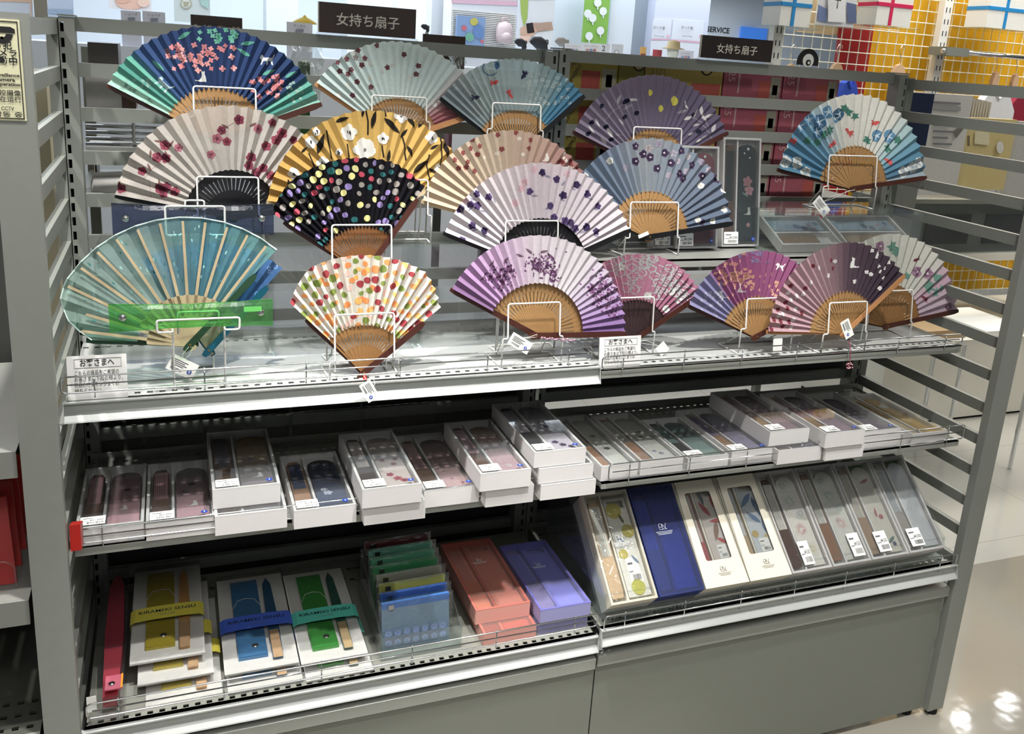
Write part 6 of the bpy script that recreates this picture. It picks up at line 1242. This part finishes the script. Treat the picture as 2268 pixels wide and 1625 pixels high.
p = poster('printed poster card with a large letter T', 1812, 1897, -30, 54, GY - .15, 'dfe0e4', 'poster', .004, zb=at(1850, 58, 1, GY - .17).z + .0005, prints=[([(1812, 10), (1832, 20), (1830, 50), (1812, 45)], '6a7fb0'), ([(1875, 5), (1897, 10), (1897, 52), (1878, 50)], '5a6a94'), ([(1834, -20), (1873, -20), (1873, 50), (1834, 48)], 'e9e9ea')]); ptext(p, 'T', 1855, 10, 30, GY - .17, 'ink')
tag(MB().box(at(1790, 56, 1, GY - .17).x, at(1915, 56, 1, GY - .17).x, GY - .18, GY - .012, at(1850, 58, 1, GY - .17).z - .006, at(1850, 58, 1, GY - .17).z).build('clear_ledge', 'acrylic'), 'clear acrylic ledge under the letter T poster', 'ledge')
# hanging rail, hangers, shirts
A = at(2094, 113, 1, GY - .12); p = root('hanging_rail', (A.x, GY - .12, A.z), 'chrome hanging rail on the right of the grid', 'rail'); MB().cyl((A.x - .02, GY - .12, A.z), (A.x + .9, GY - .12, A.z), .011, 12).build('bar', 'chrome', p, smooth=True); MB().box(A.x - .01, A.x + .12, GY - .138, GY - .03, A.z - .018, A.z + .018).build('arm', 'grey_paint', p)
mat('hanger_wood', 'd9b592', .5)
for px, py, lb, ang in ((1755, 152, 'wooden hanger end by the camera badge', 1), (1856, 150, 'wooden hanger end in front of the red board', 1), (1994, 152, 'wooden hanger end above the right top cap', 1), (2208, 168, 'wooden hanger end at the right, nearer the post', .35), (2252, 172, 'wooden hanger end at the far right', .35)):
    A = at(px, py, 1, GY - .12 if px > 2100 else GY - .03); p = root('wooden_hanger', A, lb, 'hanger', 'wooden hangers on the grid'); w_ = .028 * ang + .008
    MB().hexa([(A.x - w_, A.y, A.z - .12), (A.x + w_, A.y, A.z - .12), (A.x + w_, A.y, A.z - .02), (A.x + w_ * .5, A.y, A.z + .012), (A.x, A.y, A.z + .02), (A.x - w_ * .5, A.y, A.z + .012), (A.x - w_, A.y, A.z - .02)], [(A.x - w_, A.y + .02, A.z - .12), (A.x + w_, A.y + .02, A.z - .12), (A.x + w_, A.y + .02, A.z - .02), (A.x + w_ * .5, A.y + .02, A.z + .012), (A.x, A.y + .02, A.z + .02), (A.x - w_ * .5, A.y + .02, A.z + .012), (A.x - w_, A.y + .02, A.z - .02)]).build('shoulder_piece', 'hanger_wood', p)
    MB().tube([A + Vector((0, .01, .015)), A + Vector((0, .01, .055)), A + Vector((-.012, .01, .075)), A + Vector((-.002, .01, .098)), A + Vector((.014, .01, .094)), A + Vector((.016, .01, .08))], .0018, 6).build('hook', 'chrome', p, smooth=True)
def shirt(label, l, r, t, b, Y, c, neck=True):
    x0, x1, z0, z1 = bx(l, r, t, b, Y); w, h = x1 - x0, z1 - z0; p = root('hanging_shirt', ((x0 + x1) / 2, Y, z0), label, 'shirt'); m = MB()
    pr = [(0, .0), (1, .0), (1, .55), (.78, .92), (.62, 1), (.5, .82), (.38, 1), (.22, .92), (0, .55)]
    m.hexa([(x0 + w * a, Y, z0 + h * b2) for a, b2 in pr], [(x0 + w * a, Y + .04, z0 + h * b2) for a, b2 in pr]); m.build('cloth', mat('shirt_' + c, c, .9, 0, .05, 30, .3), p)
    MB().tube([(x0 + w * a, Y - .002, z0 + h * b2) for a, b2 in ((.38, .99), (.42, .88), (.5, .80), (.58, .88), (.62, .99))], .005, 6).build('neck_rib', mat('shirt_' + c, c), p)
shirt('white T-shirt hanging behind the right side slats', 2166, 2246, 198, 300, 1.62, 'e6e6ea'); shirt('crimson T-shirt hanging at the right edge', 2228, 2330, 205, 300, 1.68, '8a1a34'); shirt('blue T-shirt hanging behind the right back panel', 1858, 1902, 178, 260, 1.7, '3a5ac8')
# packaged goods behind the right side slats
p = poster('clear-packed garment card with printed lines', 2052, 2136, 208, 432, 1.3, 'c9c8c2', 'pack', .03, [([(2066, 232), (2128, 236), (2128, 246), (2066, 242)], '9a9a96'), ([(2112, 290), (2130, 276), (2134, 286), (2118, 306)], '77746c')]); 
m = MB()
for k, (y_, x_) in enumerate(((226, 2128), (276, 2106), (290, 2112), (304, 2100), (318, 2108), (332, 2090), (412, 2126))):
    A = at(2066, y_, 1, 1.296); B = at(x_, y_, 1, 1.296); m.box(A.x, B.x, 1.295, 1.296, A.z - .0035, A.z + .0035)
m.build('text_lines', 'ink_grey', p)['kind'] = 'stuff'
poster('pale yellow packed garment card beside the printed pack', 2140, 2238, 262, 420, 1.32, 'cbb774', 'pack', .03, [([(2160, 290), (2192, 294), (2190, 322), (2158, 318)], 'd8cfa8'), ([(2142, 300), (2148, 300), (2148, 324), (2142, 323)], '7a6a4c'), (pcirc(2215, 326, 8, 14), 'd8d6cc')]); poster('navy blue boxed goods behind the right corner upright', 2006, 2060, 206, 330, 1.02, '1c2c4c', 'box', .08, zb=at(2033, 330, 1, 1.02).z)
x0, x1, z0, z1 = bx(2006, 2060, 206, 330, 1.02); tag(MB().box(x0, x1, 1.02, 1.10, at(1960, 765, 1, 1.0).z + .0005, z0 - .0005).build('display_pedestal', 'grey_paint'), 'grey pedestal under the navy boxed goods', 'pedestal'); poster('grey lined pack at the far right behind the slats', 2242, 2330, 270, 440, 1.34, 'b4b4ae', 'pack', .03)
for k in range(9): poster('slim clear sleeve, number %s from the printed pack' % ('one two three four five six seven eight nine'.split()[k]), 2142 + k * 6, 2145.5 + k * 6, 214 + k * 1.5, 262, 1.36 + k * .002, 'b9b4a8', 'sleeve', .12)
# shelf edges and showcase lower down, level edges found on their own heights
def level_bar(name, label, cat, a, b, z, th, m, d=.25):
    A, B = at(*a, 2, z), at(*b, 2, z); u = (B - A).normalized(); n = Vector((-u.y, u.x, 0)) * d; B = B + u * .6
    if n.y < 0: n = -n
    return tag(MB().hexa([A - Vector((0, 0, th)), B - Vector((0, 0, th)), B + n - Vector((0, 0, th)), A + n - Vector((0, 0, th))], [A, B, B + n, A + n]).build(name, m), label, cat)
level_bar('white_shelf_board', 'white shelf board under the packed garments', 'shelf', (2045, 362), (2268, 405), 1.02, .07, 'plinth_white', .06)
poster('white folded cloth pile below the garment shelf', 2160, 2225, 412, 450, 1.9, 'dcdce2', 'cloth', .15); poster('crimson folded cloth beside the white pile', 2228, 2262, 418, 460, 1.88, '8a1a2c', 'cloth', .15)
mat('showcase_dark', '23262a', .15); mat('showcase_grey', '6d706c', .35)
sc_ = root('glass_showcase', (3.0, 1.5, .42), 'dark glass showcase standing on the white plinth', 'showcase'); xa, xb, za_, zb2 = bx(2000, 2420, 452, 560, 1.52)
MB().box(xa, xb, 1.52, 1.85, .72, .75).build('base_board', 'plinth_white', sc_)
for x_ in (xa + .01, xb - .03):
    for y_ in (1.53, 1.83): MB().box(x_, x_ + .02, y_, y_ + .02, .421, .72).build('leg', 'white_card', sc_)
MB().box(xa, xb, 1.56, 1.85, .75, zb2).build('dark_interior', 'showcase_grey', sc_)
for k in range(3): x_ = xa + (xb - xa) * (.12 + .3 * k); MB().box(x_ + .02, x_ + .26, 1.548, 1.559, .79, zb2 - .05).build('dark_panel', 'showcase_dark', sc_)
MB().box(xa, xb, 1.535, 1.54, .751, zb2).build('glass_front', 'acrylic', sc_); MB().box(xa, xb, 1.52, 1.56, zb2, zb2 + .018).build('top_rail', 'grey_paint', sc_)
# bin of clear bags on the aisle floor level behind the fan shelf end
A = at(1960, 765, 1, 1.0); B = at(2190, 765, 1, 1.0); p = root('glass_topped_table', ((A.x + B.x) / 2, 1.2, 0), 'thin-topped side table beyond the right side slats', 'table')
MB().box(A.x, B.x + .3, 1.0, 1.38, A.z - .02, A.z).build('table_top', 'plinth_white', p)
for x_ in (A.x + .6, B.x + .27):
    for y_ in (1.02, 1.34): MB().cyl((x_, y_, 0), (x_, y_, A.z - .02), .008, 8).build('leg', 'chrome', p)
q = tag(MB().box(A.x + .05, A.x + .40, 1.03, 1.25, A.z + .0005, A.z + .03).build('kraft_pack', mat('kraft', 'b59a74', .5, 0, .15, 30)), 'kraft paper pack lying on the side table', 'pack')
q = tag(MB().box(A.x + .45, A.x + .70, 1.02, 1.20, A.z + .0005, A.z + .02).build('paper_pack', 'white_paper'), 'white paper pack lying on the side table', 'pack')

# round downlights whose glints show on the floor at the lower right
for (x, y), n in (((5.352, 2.638), 'nearer the shelf'), ((5.815, 2.648), 'farther along the aisle')):
    p = root('ceiling_downlight', (x, y, HC), 'round ceiling downlight over the right aisle, %s' % n, 'light')
    MB().cyl((x, y, HC - .012), (x, y, HC - .004), .055, 20).build('lamp_face', mat('downlight_face', 'ffffff', .5, 0, 0, 1, 0, 0, .5, 55), p); MB().tube([(x + .06 * math.cos(k * math.pi / 10), y + .06 * math.sin(k * math.pi / 10), HC - .006) for k in range(20)], .0055, 6, True).build('trim_ring', 'white_card', p)
